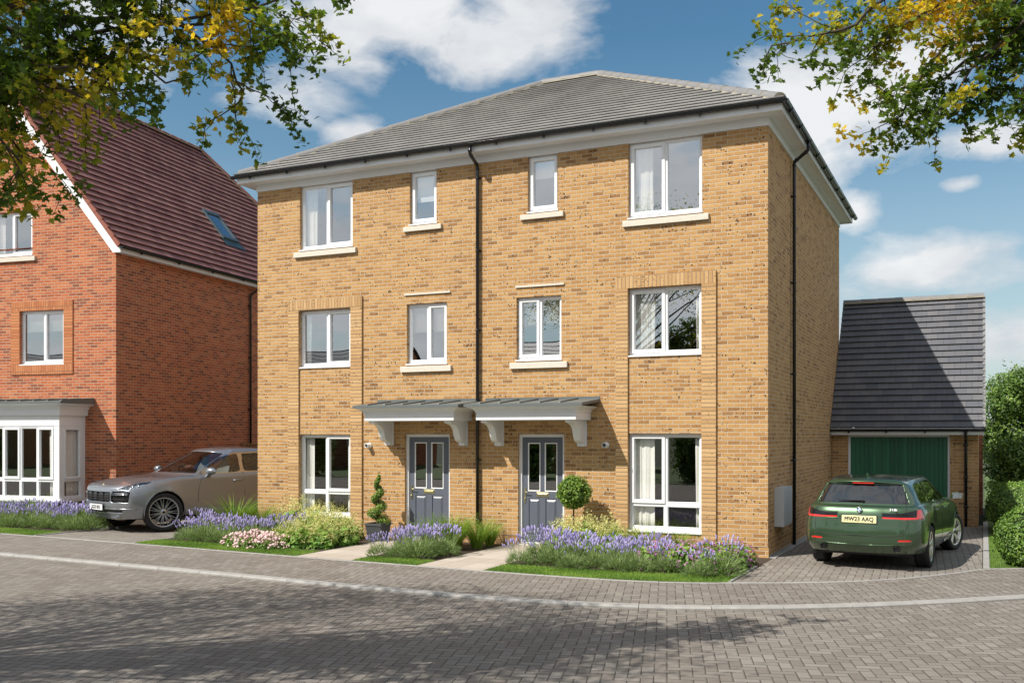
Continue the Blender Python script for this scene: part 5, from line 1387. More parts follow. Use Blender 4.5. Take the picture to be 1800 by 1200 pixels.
    plate(car, 'GG23 BXZ', (2.392,-.0,.50), (R(90),0,R(90)), M['plate_w'])
    def line(name, pts, r, mat):
        for s in (1,-1):
            m = MB(); m.tube([(p[0],p[1]*s,p[2]) for p in pts], r, 6); m.build(name, mat, car)
    line('door_seam', [skin_xz(x, z) for x, z in ((.70,.40),(.73,.6),(.72,.8),(.66,1.0),(.62,1.09))], .005, M['matt_trim'])
    line('door_seam', [skin_xz(x, z) for x, z in ((-.36,.40),(-.36,.7),(-.36,1.0),(-.36,1.13))], .005, M['matt_trim'])
    line('bonnet_seam', [B.at(u, v) for u, v in ((3.2,5.0),(3.7,5.1),(4.2,5.25),(4.7,5.5),(4.95,5.8))], .004, M['matt_trim'])
    line('bonnet_seam', [B.at(u, v) for u, v in ((0,4.12),(.8,4.12),(1.4,4.16),(1.9,4.25),(2.5,4.5))], .004, M['matt_trim'])
    line('bumper_crease', [skin(u, .475) for u in (0,.6,1.2,1.9,2.5,3.0)], .012, M['silver_paint'])
    m = MB(); m.prism([(2.05,.255),(2.22,.262),(2.25,.30),(2.1,.34)], -.55, .55, 'y'); m.build('skid_plate', M['lamp_body'], car, fix=True, bevel=.01)
    for s in (1,-1):
        for x, z in ((-.18,.965),(-1.12,1.0)):
            m = MB(); m.tube([(x+.10,s*.952,z),(x+.06,s*.99,z+.004),(x-.08,s*.99,z+.006),(x-.12,s*.955,z+.002)], .014, 8); m.build('door_handle', M['silver_paint'], car)
        m = MB(); rows = []
        for k in range(10):
            t = k/9; a = math.sin(PI*min(1,.12+t*.88))**.5; y = .96+.25*t; w = .085*a; h = .085*a*(1-.15*t)
            rows.append([(.50+w*math.cos(q)*(1.2 if math.cos(q) > 0 else .35)-.03*t, s*y, 1.175+h*math.sin(q)) for q in [2*PI*i/16 for i in range(16)]])
        m.grid(rows, 0, closed=True, cap=True); m.prism([(s*.86,1.03),(s*.9,1.03),(s*1.03,1.12),(s*.97,1.12)], .44, .54, 'x'); m.build('door_mirror', M['silver_paint'], car, fix=True)
    return car
sv = suv()
sv.location = (-17.22, 18.8, .022); sv.rotation_euler = (0,0,R(-90-16.6)); sv.scale = (1.14,)*3
# ------------------------------------------------------------------ street maples
CA, SA = math.cos(R(25.35)), math.sin(R(25.35))
def cw(p): return Vector((p[0]*CA-p[1]*SA, p[0]*SA+p[1]*CA, p[2]))   # street frame -> world
def catm(pts, step=.12):
    P = [np.array(p, float) for p in pts]; out = []; n = len(P)
    for i in range(n-1):
        k = max(1, int(np.linalg.norm(P[i+1]-P[i])/step))
        for j in range(k): out.append(crom(P, i+j/k))
    out.append(P[-1]); return out
def maple(name, label, trunk, limbs, crown, seed, green_bias=0.0):
    rng = np.random.default_rng(seed); rnd = random.Random(seed)
    base = cw((trunk[0], trunk[1], 0)); t = empty(name, base, 0, label, 'tree')
    wood = MB(); leaf_p = []; leaf_n = []
    top = np.array(cw(trunk)); b0 = np.array([base.x, base.y, -.1])
    tp = [b0+(top-b0)*k/8+np.array([.08*math.sin(k*1.7+seed), .08*math.cos(k*1.3), 0]) for k in range(9)]
    wood.tube(tp, .2, 12, radii=[.30,.24,.22,.21,.20,.19,.18,.17,.16])
    def twig(p, d, L, r, lev):
        n = max(3, int(L/.07)); pts = [p]; q = p.copy(); dd = d/np.linalg.norm(d)
        for i in range(n):
            dd = dd+rng.normal(0,.16,3)+np.array([0,0,-.035]); dd /= np.linalg.norm(dd); q = q+dd*(L/n); pts.append(q.copy())
            if lev > 0 and rnd.random() < .55:
                s = dd+rng.normal(0,.75,3); twig(q, s, L*rnd.uniform(.35,.7), r*.6, lev-1)
            if lev < 2:
                for _ in range(rnd.choice((2,3,3,4))):
                    o = rng.normal(0,.035,3); leaf_p.append(q+o); leaf_n.append(i/n)
        for _ in range(6): leaf_p.append(q+rng.normal(0,.03,3)); leaf_n.append(1)
        wood.tube(pts, r, 4, radii=[r*(1-.75*k/len(pts)) for k in range(len(pts))], cap=False)
    def limb(pts, r0, r1, dens=.125, first=True, reach=(.25,.6)):
        W = catm(pts); n = len(W)
        wob = [w+rng.normal(0,.012,3) for w in W]; wood.tube(wob, r0, 7, radii=[r0+(r1-r0)*k/(n-1) for k in range(n)])
        acc = 0
        for a, b in zip(wob, wob[1:]):
            acc += np.linalg.norm(b-a); ax = (b-a)/np.linalg.norm(b-a)
            while acc > dens:
                acc -= dens; s = rng.normal(0,1,3); s -= ax*s.dot(ax); s /= np.linalg.norm(s); s = s+ax*rnd.uniform(.2,.9)+np.array([0,0,-.15])
                twig(b, s, rnd.uniform(*reach), .007, 1)
    for l in limbs:
        P = [np.array(cw(p)) for p in l]
        limb([top*.0+np.array(cw((trunk[0]*.5+l[0][0]*.5, (trunk[1]+l[0][1])/2, max(trunk[2]+.2, (trunk[2]+l[0][2])/2))))]+P, .045, .008)
        c = P[0]; wood.tube([top, (top+c)/2+np.array([0,0,.15]), np.array(cw((trunk[0]*.5+l[0][0]*.5, (trunk[1]+l[0][1])/2, max(trunk[2]+.2, (trunk[2]+l[0][2])/2))))], .08, 8, radii=[.10,.07,.048])
    # rest of the crown above and beside the street
    cc, rad, nb, nl = crown
    for k in range(nb):
        v = rng.normal(size=3); v /= np.linalg.norm(v); v *= rng.uniform(.45,1)**.5
        e = np.array([cc[0]+v[0]*rad[0], cc[1]+v[1]*rad[1], cc[2]+v[2]*rad[2]])
        if e[2] < 2.35+.44*e[1] and abs(e[0]) < .56*max(e[1],.1): continue     # keep the view up the street open
        if trunk[0] < 0 and cw(e).x > -11.2 and e[2] < 7.6: continue
        E_ = np.array(cw(e)); mid = (top+E_)/2+np.array([0,0,.4])+rng.normal(0,.25,3)
        if k % 9 == 0:
            W = catm([top, mid, E_], .3); wood.tube(W, .05, 5, radii=[.05*(1-.85*i/len(W)) for i in range(len(W))])
        else:
            q_ = E_+rng.normal(0,.5,3)*np.array([1,1,.4]); wood.tube([q_, (q_+E_)/2+rng.normal(0,.05,3), E_], .01, 4, radii=[.016,.011,.004], cap=False)
        for _ in range(nl):
            q = E_+rng.normal(0,.36,3); leaf_p.append(q); leaf_n.append(.5)
    wood.build('trunk', M['bark'], t, loc=-base)
    lp = np.array(leaf_p); n = len(lp)
    fr = frames(rng, n, zdir=np.tile([.1,-.1,.9],(n,1)), spread=.75)
    sc_ = rng.uniform(.034,.072,n)
    # autumn colour comes branch by branch
    tn = np.array([mnoise.noise(Vector(p)*1.25+Vector((seed*3.1,0,0))) for p in lp])*1.0+.42+green_bias+rng.normal(0,.11,n)
    me = cloud_mesh('crown', [(MAPLE[0], MAPLE[1], lp-np.array(base), fr, sc_, np.clip(tn,0,1), 0)], [M['maple']])
    link(me, 'crown', t); return n
T1 = [[(-4.17,7.6,4.76),(-3.85,7.8,5.05),(-3.47,8,5.4),(-2.72,8.2,5.61),(-2.28,8.3,5.73),(-1.9,8.4,5.89),(-1.7,8.5,5.97)],
 [(-4.39,8,5.65),(-3.84,8,5.56),(-3.03,8.1,5.59),(-2.76,8.2,5.6),(-2.37,8.3,5.29),(-2.26,8.4,5.08)],
 [(-4.2,8.2,5.9),(-2.76,8.2,5.6),(-2.4,8.4,5.72),(-2.1,8.5,5.65),(-1.95,8.6,5.55)],
 [(-4.3,7.4,4.95),(-3.9,7.5,4.9),(-3.55,7.6,4.85),(-3.3,7.7,4.8)],
 [(-4.3,7.2,4.7),(-3.8,7.2,4.5),(-3.7,7.2,4.35),(-3.62,7.3,4.2)],
 [(-4.48,8,5.88),(-3.66,8,5.83),(-3.08,8.3,6.01),(-2.33,8.5,6.2)],
 [(-4.28,7.8,5.07),(-3.79,7.9,5.02),(-3.43,8,4.98),(-3.15,8.1,4.98)],
 [(-4.6,7.5,5.0),(-4.0,7.5,5.1),(-3.6,7.6,5.0),(-3.3,7.8,5.1)],
 [(-4.5,7.6,5.3),(-3.9,7.7,5.35),(-3.5,7.9,5.2),(-3.1,8.0,5.2),(-2.8,8.1,5.05)],
 [(-4.6,7.9,4.5),(-4.0,7.7,4.6),(-3.85,7.6,4.5),(-3.75,7.6,4.35)]]
T2 = [[(3.81,9,6.44),(3.35,9,6.13),(3.09,9,5.9),(2.7,9.1,5.83),(2.42,9.2,5.78)],
 [(4.32,8.8,6.34),(3.82,8.8,6.04),(3.46,8.9,5.83),(3.3,9,5.7),(3.2,9,5.62)],
 [(4.91,8.6,5.66),(4.47,8.7,5.57),(4.0,8.8,5.5),(3.87,8.9,5.39),(3.6,8.9,5.32),(3.35,9,5.3)],
 [(4.91,8.6,6.05),(4.18,8.7,5.85),(3.77,8.8,5.59),(3.61,8.9,5.32),(3.52,9,5.1)],
 [(5.0,8.5,5.5),(4.6,8.4,5.36),(4.42,8.5,5.25),(4.32,8.5,5.05)],
 [(4.8,8.4,5.87),(4.27,8.5,5.62),(3.98,8.6,5.36),(3.82,8.7,5.1)],
 [(4.9,9,6.3),(4.4,9,6.1),(3.9,9,6.15),(3.3,9,6.2)],
 [(5.0,8.7,5.8),(4.6,8.7,5.8),(4.3,8.7,5.75),(4.0,8.8,5.8)]]
n1 = maple('maple_tree', 'large maple turning yellow, hanging into the sky on the left over the red brick house', (-10.2,7.0,4.4), T1, ((-9.7,6.5,8.0),(4.8,3.7,1.9),760,58), 5, -.08)
n2 = maple('maple_tree', 'yellowing maple hanging into the sky on the right above the garage', (9.2,7.6,4.6), T2, ((9.2,8.2,7.3),(3.6,3.4,1.9),120,40), 11, .0)

# ------------------------------------------------------------------ planting in the beds
def pl_mesh(name, label, cat, group, leafgroups, mats, extra=None):
    """one plant = foliage mesh with its flowers as a part"""
    o = link(cloud_mesh('foliage', leafgroups, mats), name); tag(o, label, cat, group)
    for nm, gr, mt in (extra or []): link(cloud_mesh(nm, gr, mt), nm, o)
    return o
def make_lavender(seed, r=.27, h=.33, nf=40, fh=.20):
    rng = np.random.default_rng(seed); n = 620
    a = rng.uniform(0,2*PI,n); rr = r*np.sqrt(rng.uniform(0,1,n)); hh = h*np.sqrt(np.maximum(.04,1-(rr/r)**2))*rng.uniform(.25,1,n)
    pos = np.stack([rr*np.cos(a), rr*np.sin(a), hh*.8], 1)
    z = np.stack([np.cos(a)*(.25+rr/r*1.0), np.sin(a)*(.25+rr/r*1.0), np.ones(n)*.9], 1)+rng.normal(0,.35,(n,3)); z /= np.linalg.norm(z,axis=1)[:,None]
    x = np.cross(z, rng.normal(size=(n,3))); x /= np.linalg.norm(x,axis=1)[:,None]; y = np.cross(z,x); fr = np.stack([x,y,z],1)
    bv, bf = blade(1.0, .10, .15, 2)
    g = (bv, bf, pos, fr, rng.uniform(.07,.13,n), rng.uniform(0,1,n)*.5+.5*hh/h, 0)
    a = rng.uniform(0,2*PI,nf); rr = r*.95*np.sqrt(rng.uniform(0,1,nf)); ln = rng.uniform(.75,1.15,nf)*fh+h*.55*np.sqrt(np.maximum(.1,1-(rr/r)**2))
    base = np.stack([rr*.7*np.cos(a), rr*.7*np.sin(a), np.full(nf,.12)],1)
    zd = np.stack([np.cos(a)*rr/r*.55, np.sin(a)*rr/r*.55, np.ones(nf)],1)+rng.normal(0,.08,(nf,3)); zd /= np.linalg.norm(zd,axis=1)[:,None]
    x = np.cross(zd, rng.normal(size=(nf,3))); x /= np.linalg.norm(x,axis=1)[:,None]; y = np.cross(zd,x); fr = np.stack([x,y,zd],1)
    stem = ([(-.003,0,0),(.003,0,0),(.002,0,1),(-.002,0,1)],[(0,1,2,3)])
    S = fr.copy(); S[:,2] *= ln[:,None]
    sg = (stem[0], stem[1], base, S, np.ones(nf), np.full(nf,.6), 0)
    # flower spike: knobbly whorls
    tv = []; tf = []; k = 5
    prof = [(.003,0),(.013,.012),(.009,.02),(.014,.03),(.009,.038),(.012,.048),(.006,.056),(.001,.066)]
    for i,(q,hh_) in enumerate(prof):
        for j in range(k): tv.append((q*math.cos(2*PI*(j+.5*(i%2))/k), q*math.sin(2*PI*(j+.5*(i%2))/k), hh_))
    for i in range(len(prof)-1):
        for j in range(k): tf.append((i*k+j, i*k+(j+1)%k, (i+1)*k+(j+1)%k, (i+1)*k+j))
    fg = (tv, tf, base+zd*ln[:,None], fr, rng.uniform(.75,1.25,nf), rng.uniform(0,1,nf), 0)
    return [g, sg], [fg]
def proto(name, gl_, mats, extra):
    return (cloud_mesh('foliage', gl_, mats), [(nm, cloud_mesh(nm, gr, mt)) for nm, gr, mt in extra], name)
def put(pr, x, y, rz, s, label, cat, group, z=.03, sz=None):
    o = link(pr[0], pr[2], None, (x,y,z), rz); o.scale = (s,s,sz or s); tag(o, label, cat, group)
    for nm, me in pr[1]: link(me, nm, o)['kind'] = 'stuff'
    return o
LAV = []
for sd_ in range(4):
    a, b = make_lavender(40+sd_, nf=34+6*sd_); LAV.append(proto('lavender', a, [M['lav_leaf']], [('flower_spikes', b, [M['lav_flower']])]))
rng = np.random.default_rng(77); rnd = random.Random(77)
def lav_patch(pts, label, group, s0=.78, s1=1.18):
    for x, y in pts: put(rnd.choice(LAV), x+rnd.uniform(-.1,.1), y+rnd.uniform(-.1,.1), rnd.uniform(0,6.28), rnd.uniform(s0,s1), label, 'lavender', group)
P_ = []
for k in range(9): P_.append((-6.95+k*.42, fy(EDGE,-6.95+k*.42)+(.98 if k < 7 else .72)))
for k in range(9): P_.append((-6.85+k*.42, fy(EDGE,-6.95+k*.42)+1.42)) if k < 6 else None
for k in range(5): P_.append((-6.7+k*.42, fy(EDGE,-6.95+k*.42)+1.86))
for k in range(2): P_.append((-5.5+k*.45, fy(EDGE,-5)+2.3))
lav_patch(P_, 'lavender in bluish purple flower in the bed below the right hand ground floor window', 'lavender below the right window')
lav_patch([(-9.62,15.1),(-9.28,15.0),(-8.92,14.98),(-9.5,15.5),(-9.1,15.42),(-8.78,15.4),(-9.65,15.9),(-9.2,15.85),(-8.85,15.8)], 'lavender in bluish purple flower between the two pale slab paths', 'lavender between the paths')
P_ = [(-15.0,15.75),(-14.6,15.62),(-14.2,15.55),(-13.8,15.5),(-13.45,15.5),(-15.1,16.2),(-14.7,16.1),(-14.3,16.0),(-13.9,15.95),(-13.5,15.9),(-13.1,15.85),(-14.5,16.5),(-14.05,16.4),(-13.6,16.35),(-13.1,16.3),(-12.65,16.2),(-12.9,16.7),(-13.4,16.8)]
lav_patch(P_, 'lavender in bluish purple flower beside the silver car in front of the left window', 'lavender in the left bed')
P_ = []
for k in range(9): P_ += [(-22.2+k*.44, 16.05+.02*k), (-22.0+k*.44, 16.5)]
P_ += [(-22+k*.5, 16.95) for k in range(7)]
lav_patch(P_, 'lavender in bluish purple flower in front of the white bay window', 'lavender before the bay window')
# ornamental grasses
def make_grass(seed, h=.6, n=330, r=.07, bend=.5, wid=.012):
    rng = np.random.default_rng(seed); a = rng.uniform(0,2*PI,n); ln = rng.uniform(.55,1.1,n)*h; lean = rng.uniform(.05,.75,n)
    pos = np.stack([r*np.cos(a)*rng.uniform(0,1,n), r*np.sin(a)*rng.uniform(0,1,n), np.zeros(n)],1)
    z = np.stack([np.cos(a)*lean*.55, np.sin(a)*lean*.55, np.ones(n)],1); z /= np.linalg.norm(z,axis=1)[:,None]
    yd = np.stack([np.cos(a), np.sin(a), np.zeros(n)],1); x = np.cross(yd,z); x /= np.linalg.norm(x,axis=1)[:,None]; y = np.cross(z,x)
    bv, bf = blade(1.0, wid/h, bend, 6)
    return [(bv, bf, pos, np.stack([x,y,z],1), ln, rng.uniform(0,1,n), 0)]
GR = [proto('ornamental_grass', make_grass(60+i, .72, n=420, r=.12), [M['grass']], []) for i in range(3)]
for x, y, s, lab in ((-9.55,16.5,1.0,'arching green grass tuft behind the middle lavender, near the left front door'),(-9.05,16.45,1.15,'large arching green grass tuft behind the middle lavender'),(-8.75,16.9,.95,'green grass tuft behind the middle lavender, nearest the right path'),(-9.3,17.1,.95,'green grass tuft against the wall between the two doors'),(-8.75,17.45,.8,'small green grass tuft at the foot of the drainpipe, left of the right door'),
    (-5.45,17.0,.95,'green grass tuft below the left half of the right ground floor window'),(-4.85,17.1,.85,'green grass tuft below the right half of the right ground floor window'),(-5.9,16.9,.6,'small green grass tuft below the left end of the right window'),
    (-14.75,17.05,1.35,'tall green grass tuft beside the silver car at the left corner of the yellow brick house'),(-14.3,17.35,1.1,'green grass tuft against the left brick corner'),(-13.7,17.2,.9,'green grass tuft between the corner and the left window'),(-13.1,17.0,.8,'green grass tuft below the left end of the left window'),
    (-20.9,16.9,1.1,'green grass tuft against the bay window'),(-21.7,17.0,1.1,'green grass tuft at the left of the bay window'),(-19.6,17.3,.9,'green grass tuft at the right corner of the bay window'),(-19.0,17.4,.8,'green grass tuft at the end of the bed beside the silver car')):
    put(rnd.choice(GR), x, y, rnd.uniform(0,6.28), s, lab, 'grass tuft', 'grass tufts in the beds')
# leafy shrubs: dome of leaves on stems with flower heads
def leaf_dome(rng, n, r, h, size, leaf, z0=.0, mat=0, inner=.45):
    v = rng.normal(size=(n,3)); v[:,2] = np.abs(v[:,2]); v /= np.linalg.norm(v,axis=1)[:,None]
    k = rng.uniform(inner,1,n)**.6*(1+.16*np.sin(v[:,0]*7+v[:,1]*5))
    pos = v*k[:,None]*np.array([r,r,h])+np.array([0,0,z0])
    nz = v*np.array([1/r,1/r,1/h]); nz /= np.linalg.norm(nz,axis=1)[:,None]
    fr = frames(rng, n, nz+np.array([0,0,.4]), .45)
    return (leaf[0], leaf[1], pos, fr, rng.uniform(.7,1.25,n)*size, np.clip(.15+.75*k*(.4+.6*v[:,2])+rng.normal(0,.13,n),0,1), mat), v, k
FLO5 = ([(0,0,.0)]+[(math.cos(2*PI*i/10)*(.5 if i%2 else .22), math.sin(2*PI*i/10)*(.5 if i%2 else .22), .08) for i in range(10)], [(0,i+1,(i+1)%10+1) for i in range(10)])
ROUND = ([(0,0,0)]+[(math.cos(2*PI*i/7)*.5, math.sin(2*PI*i/7)*.5+.1, .06) for i in range(7)], [(0,i+1,(i+1)%7+1) for i in range(7)])
def heads(rng, n, r, h, size, tmpl, z0=.0, lift=1.05, top=.1):
    v = rng.normal(size=(n,3)); v[:,2] = np.abs(v[:,2])+top; v /= np.linalg.norm(v,axis=1)[:,None]
    pos = v*np.array([r,r,h])*rng.uniform(lift*.92,lift*1.05,n)[:,None]+np.array([0,0,z0])
    fr = frames(rng, n, v+np.array([0,-.2,.5]), .35)
    return (tmpl[0], tmpl[1], pos, fr, rng.uniform(.75,1.25,n)*size, rng.uniform(0,1,n), 0)
CR = []
for i in range(3):
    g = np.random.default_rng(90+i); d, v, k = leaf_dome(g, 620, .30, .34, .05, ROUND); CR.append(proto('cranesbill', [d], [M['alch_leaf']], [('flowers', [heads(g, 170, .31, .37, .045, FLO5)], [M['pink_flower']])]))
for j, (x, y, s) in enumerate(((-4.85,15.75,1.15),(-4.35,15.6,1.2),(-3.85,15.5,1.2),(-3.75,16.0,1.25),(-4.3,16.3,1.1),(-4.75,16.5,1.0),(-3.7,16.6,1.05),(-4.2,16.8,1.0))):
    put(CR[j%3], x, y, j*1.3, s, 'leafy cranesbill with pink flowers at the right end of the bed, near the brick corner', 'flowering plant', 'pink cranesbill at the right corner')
for j, (x, y, s) in enumerate(((-15.1,16.75,1.0),(-14.7,16.75,1.05),(-14.35,16.8,.95),(-15.0,17.2,.95),(-7.0,16.4,.85),(-6.75,16.15,.75))):
    put(CR[j%3], x, y, j*2.1, s, 'leafy cranesbill with pink flowers beside the silver car' if x < -10 else 'leafy cranesbill with pink flowers beside the right slab path', 'flowering plant', 'pink cranesbill beside the car' if x < -10 else 'pink cranesbill by the right path')
def froth(rng, n, r, h, z0):
    """airy sprays: many tiny flowers gathered in small clusters on stems"""
    c = rng.normal(size=(n,3)); c[:,2] = np.abs(c[:,2])+.2; c /= np.linalg.norm(c,axis=1)[:,None]; c = c*np.array([r,r,h])*rng.uniform(.75,1.12,n)[:,None]+np.array([0,0,z0])
    pos = np.repeat(c, 15, 0)+rng.normal(0,.024,(n*15,3)); m = len(pos)
    flowers = (FLO5[0], FLO5[1], pos, frames(rng,m), rng.uniform(.7,1.3,m)*.021, rng.uniform(0,1,m), 0)
    S = np.zeros((n,3,3)); d = c-np.array([0,0,.02]); S[:,2] = d; x = np.cross(d, rng.normal(size=(n,3))); S[:,0] = x/np.linalg.norm(x,axis=1)[:,None]; S[:,1] = np.cross(d, S[:,0])
    stems = ([(-.003,0,0),(.003,0,0),(.0015,0,1),(-.0015,0,1)], [(0,1,2,3)], np.tile([0,0,.02],(n,1)), S, np.ones(n), np.full(n,.7), 0)
    return flowers, stems
AL = []
for i in range(3):
    g = np.random.default_rng(120+i); d, v, k = leaf_dome(g, 420, .32, .36, .085, ROUND); f, st = froth(g, 85, .33, .52, .06)
    AL.append(proto('mantle_plant', [d, st], [M['alch_leaf']], [('flower_sprays', [f], [M['alch_flower']])]))
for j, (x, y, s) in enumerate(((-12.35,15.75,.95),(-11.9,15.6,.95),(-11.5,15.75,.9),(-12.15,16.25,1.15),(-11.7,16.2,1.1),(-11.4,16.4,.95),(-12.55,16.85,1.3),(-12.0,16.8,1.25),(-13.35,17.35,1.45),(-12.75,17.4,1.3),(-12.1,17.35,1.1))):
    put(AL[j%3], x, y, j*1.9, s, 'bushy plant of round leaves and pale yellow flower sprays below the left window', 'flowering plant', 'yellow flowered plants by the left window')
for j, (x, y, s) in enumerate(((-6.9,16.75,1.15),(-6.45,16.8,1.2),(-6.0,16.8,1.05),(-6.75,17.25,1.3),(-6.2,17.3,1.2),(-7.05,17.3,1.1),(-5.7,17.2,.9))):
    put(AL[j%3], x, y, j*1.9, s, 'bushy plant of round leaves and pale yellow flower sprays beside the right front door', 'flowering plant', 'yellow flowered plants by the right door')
SD = []
for i in range(2):
    g = np.random.default_rng(150+i); d, v, k = leaf_dome(g, 380, .27, .20, .04, LEAF6)
    ball = ([(0,0,.5)]+[(.43*math.cos(2*PI*q/7),.43*math.sin(2*PI*q/7),.22) for q in range(7)]+[(.4*math.cos(2*PI*q/7+.4),.4*math.sin(2*PI*q/7+.4),-.15) for q in range(7)], [(0,1+q,1+(q+1)%7) for q in range(7)]+[(1+q,8+q,8+(q+1)%7,1+(q+1)%7) for q in range(7)])
    SD.append(proto('stonecrop', [d], [M['alch_leaf']], [('flower_heads', [heads(g, 75, .28, .26, .052, ball)], [M['sedum']])]))
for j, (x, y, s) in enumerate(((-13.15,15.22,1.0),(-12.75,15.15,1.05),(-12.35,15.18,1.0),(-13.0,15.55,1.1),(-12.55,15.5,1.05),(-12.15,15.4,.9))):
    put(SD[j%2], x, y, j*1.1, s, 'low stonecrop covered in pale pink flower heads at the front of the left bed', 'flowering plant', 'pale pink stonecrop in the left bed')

# ------------------------------------------------------------------ turf at the bed fronts and the right hand lawn
def turf(name, xa, xb, depth, n, seed, fn=None, label=None):
    rng = np.random.default_rng(seed); x = rng.uniform(xa, xb, n); e = np.interp(x, [p[0] for p in EDGE], [p[1] for p in EDGE])
    y = e+.07+rng.uniform(0,1,n)*(depth if fn is None else fn(x)); pos = np.stack([x,y,np.full(n,.028)],1)
    fr = upright(rng, n, .45); bv, bf = blade(1, .16, .35, 2)
    me = cloud_mesh(name, [(bv, bf, pos, fr, rng.uniform(.022,.05,n), np.clip(rng.uniform(0,1,n)*.8+.3*np.sin(x*3)*np.cos(y*4),0,1), 0)], [M['turf']])
    o = link(me, name); tag(o, label, 'grass', kind='stuff')
def base_strip(name, xa, xb, depth):
    n = max(3, int((xb-xa)/.1)); A = [(xa+(xb-xa)*i/n, fy(EDGE, xa+(xb-xa)*i/n)+.056) for i in range(n+1)]; B = [(p[0], p[1]+depth) for p in A]; strip(name, A, B, .033, M['lawn'])
for xa, xb, d, n, sd_, lab in ((-15.4,-11.16,.72,26000,1,'strip of short bright grass in front of the left flower bed'),(-9.86,-8.54,.62,8000,2,'small patch of short grass between the two slab paths'),(-7.22,-3.4,.82,26000,3,'strip of short bright grass in front of the right lavender'),(-24,-18.55,.8,22000,4,'short grass in front of the bay window lavender')):
    base_strip('lawn', xa, xb, d); turf('short_grass', xa, xb, d, n, sd_, label=lab)
turf('short_grass', .1, 2.6, 6, 34000, 5, label='short grass beside the drive under the round bushes')

# ------------------------------------------------------------------ topiary by the doors
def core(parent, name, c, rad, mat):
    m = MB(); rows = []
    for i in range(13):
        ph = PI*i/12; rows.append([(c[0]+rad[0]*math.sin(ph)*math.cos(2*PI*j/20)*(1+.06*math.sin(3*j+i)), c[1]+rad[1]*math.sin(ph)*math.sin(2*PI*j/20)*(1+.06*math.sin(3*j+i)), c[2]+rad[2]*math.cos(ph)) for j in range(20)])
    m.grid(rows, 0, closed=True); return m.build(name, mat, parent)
M['inner'] = simple('light_block_core', (.022,.032,.010), .95, var=.5, vscale=25)  # dark solid added inside the foliage to block light between the leaves
def shell(rng, n, rad, size, leaf, c=(0,0,0), depth=.16, bump=.07, up=.3, spread=.5, full=True, freq=5.0):
    v = rng.normal(size=(n,3)); v /= np.linalg.norm(v,axis=1)[:,None]
    if not full: v[:,2] = np.where(v[:,2] < -.35, -v[:,2], v[:,2])
    nz = np.array([mnoise.noise(Vector(p)*freq*.5) for p in v]); nz2 = np.array([mnoise.noise(Vector(p)*freq*1.7) for p in v])
    k = 1+bump*(nz*1.4+nz2*.8)-depth*rng.uniform(0,1,n)**2.0
    pos = v*k[:,None]*np.array(rad)+np.array(c); fr = frames(rng, n, v+np.array([0,0,up]), spread)
    return (leaf[0], leaf[1], pos, fr, rng.uniform(.65,1.3,n)*size, np.clip(.42+nz*.5+rng.normal(0,.2,n),0,1), 0)
g = np.random.default_rng(200)
tb = empty('ball_topiary', (-6.91,17.28,.03), 0, 'clipped ball shaped tree on a thin stem beside the right front door', 'topiary')
core(tb, 'light_block_core', (0,0,1.10), (.235,.235,.22), M['inner']); link(cloud_mesh('foliage', [shell(g, 3600, (.31,.31,.29), .05, LEAF6, (0,0,1.10), .34, .13, spread=.8)], [M['topiary']]), 'foliage', tb)
m_ = MB(); m_.tube([(0,0,.0),(.01,0,.3),(-.01,.01,.6),(.0,0,.92)], .016, 8); m_.tube([(0,0,.78),(.06,.02,.95)], .009, 6); m_.tube([(0,0,.76),(-.06,-.03,.95)], .009, 6); m_.build('stem', M['bark'], tb)
ts = empty('spiral_topiary', (-11.24,17.30,.36), 0, 'spiral clipped conifer in a square slate pot left of the left front door', 'topiary')
pos = []; nrm = []; n = 5200
for i in range(n):
    t = g.uniform(0,1)**1.15; a = t*2*PI*3.1; rr = (.20*(1-t)+.035); hz = .06+.92*t
    c = np.array([rr*.55*math.cos(a), rr*.55*math.sin(a), hz]); w = g.normal(size=3); w /= np.linalg.norm(w)
    pos.append(c+w*np.array([rr*.62, rr*.62, .095*(1-.35*t)])*g.uniform(.75,1.08)); nrm.append(w)
pos = np.array(pos); nrm = np.array(nrm)
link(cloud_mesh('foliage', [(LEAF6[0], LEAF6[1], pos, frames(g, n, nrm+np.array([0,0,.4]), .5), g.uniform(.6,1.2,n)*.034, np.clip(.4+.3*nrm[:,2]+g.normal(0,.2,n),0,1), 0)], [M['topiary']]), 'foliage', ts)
m_ = MB(); m_.tube([(0,0,-.05),(.01,0,.5),(0,0,.95)], .018, 7); m_.build('stem', M['bark'], ts)
def pot(x, y, s, lab):
    m = MB(); w, h = .17*s, .33*s
    rows = []
    for hz, ww in ((0,w*.8),(h*.86,w),(h*.86,w*1.07),(h,w*1.07),(h,w*.92),(h*.9,w*.9)): rows.append([(-ww,-ww,hz),(ww,-ww,hz),(ww,ww,hz),(-ww,ww,hz)])
    m.grid(rows, 0, closed=True, smooth=False); m.face([(-w*.9,-w*.9,h*.9),(w*.9,-w*.9,h*.9),(w*.9,w*.9,h*.9),(-w*.9,w*.9,h*.9)], 1)
    o = m.build('plant_pot', [M['pot'], M['soil']], loc=(x,y,.034)); tag(o, lab, 'plant pot')
pot(-11.24, 17.30, 1.1, 'square slate grey pot under the spiral clipped conifer'); pot(-6.91, 17.28, .5, 'small square slate grey pot at the foot of the ball shaped tree')

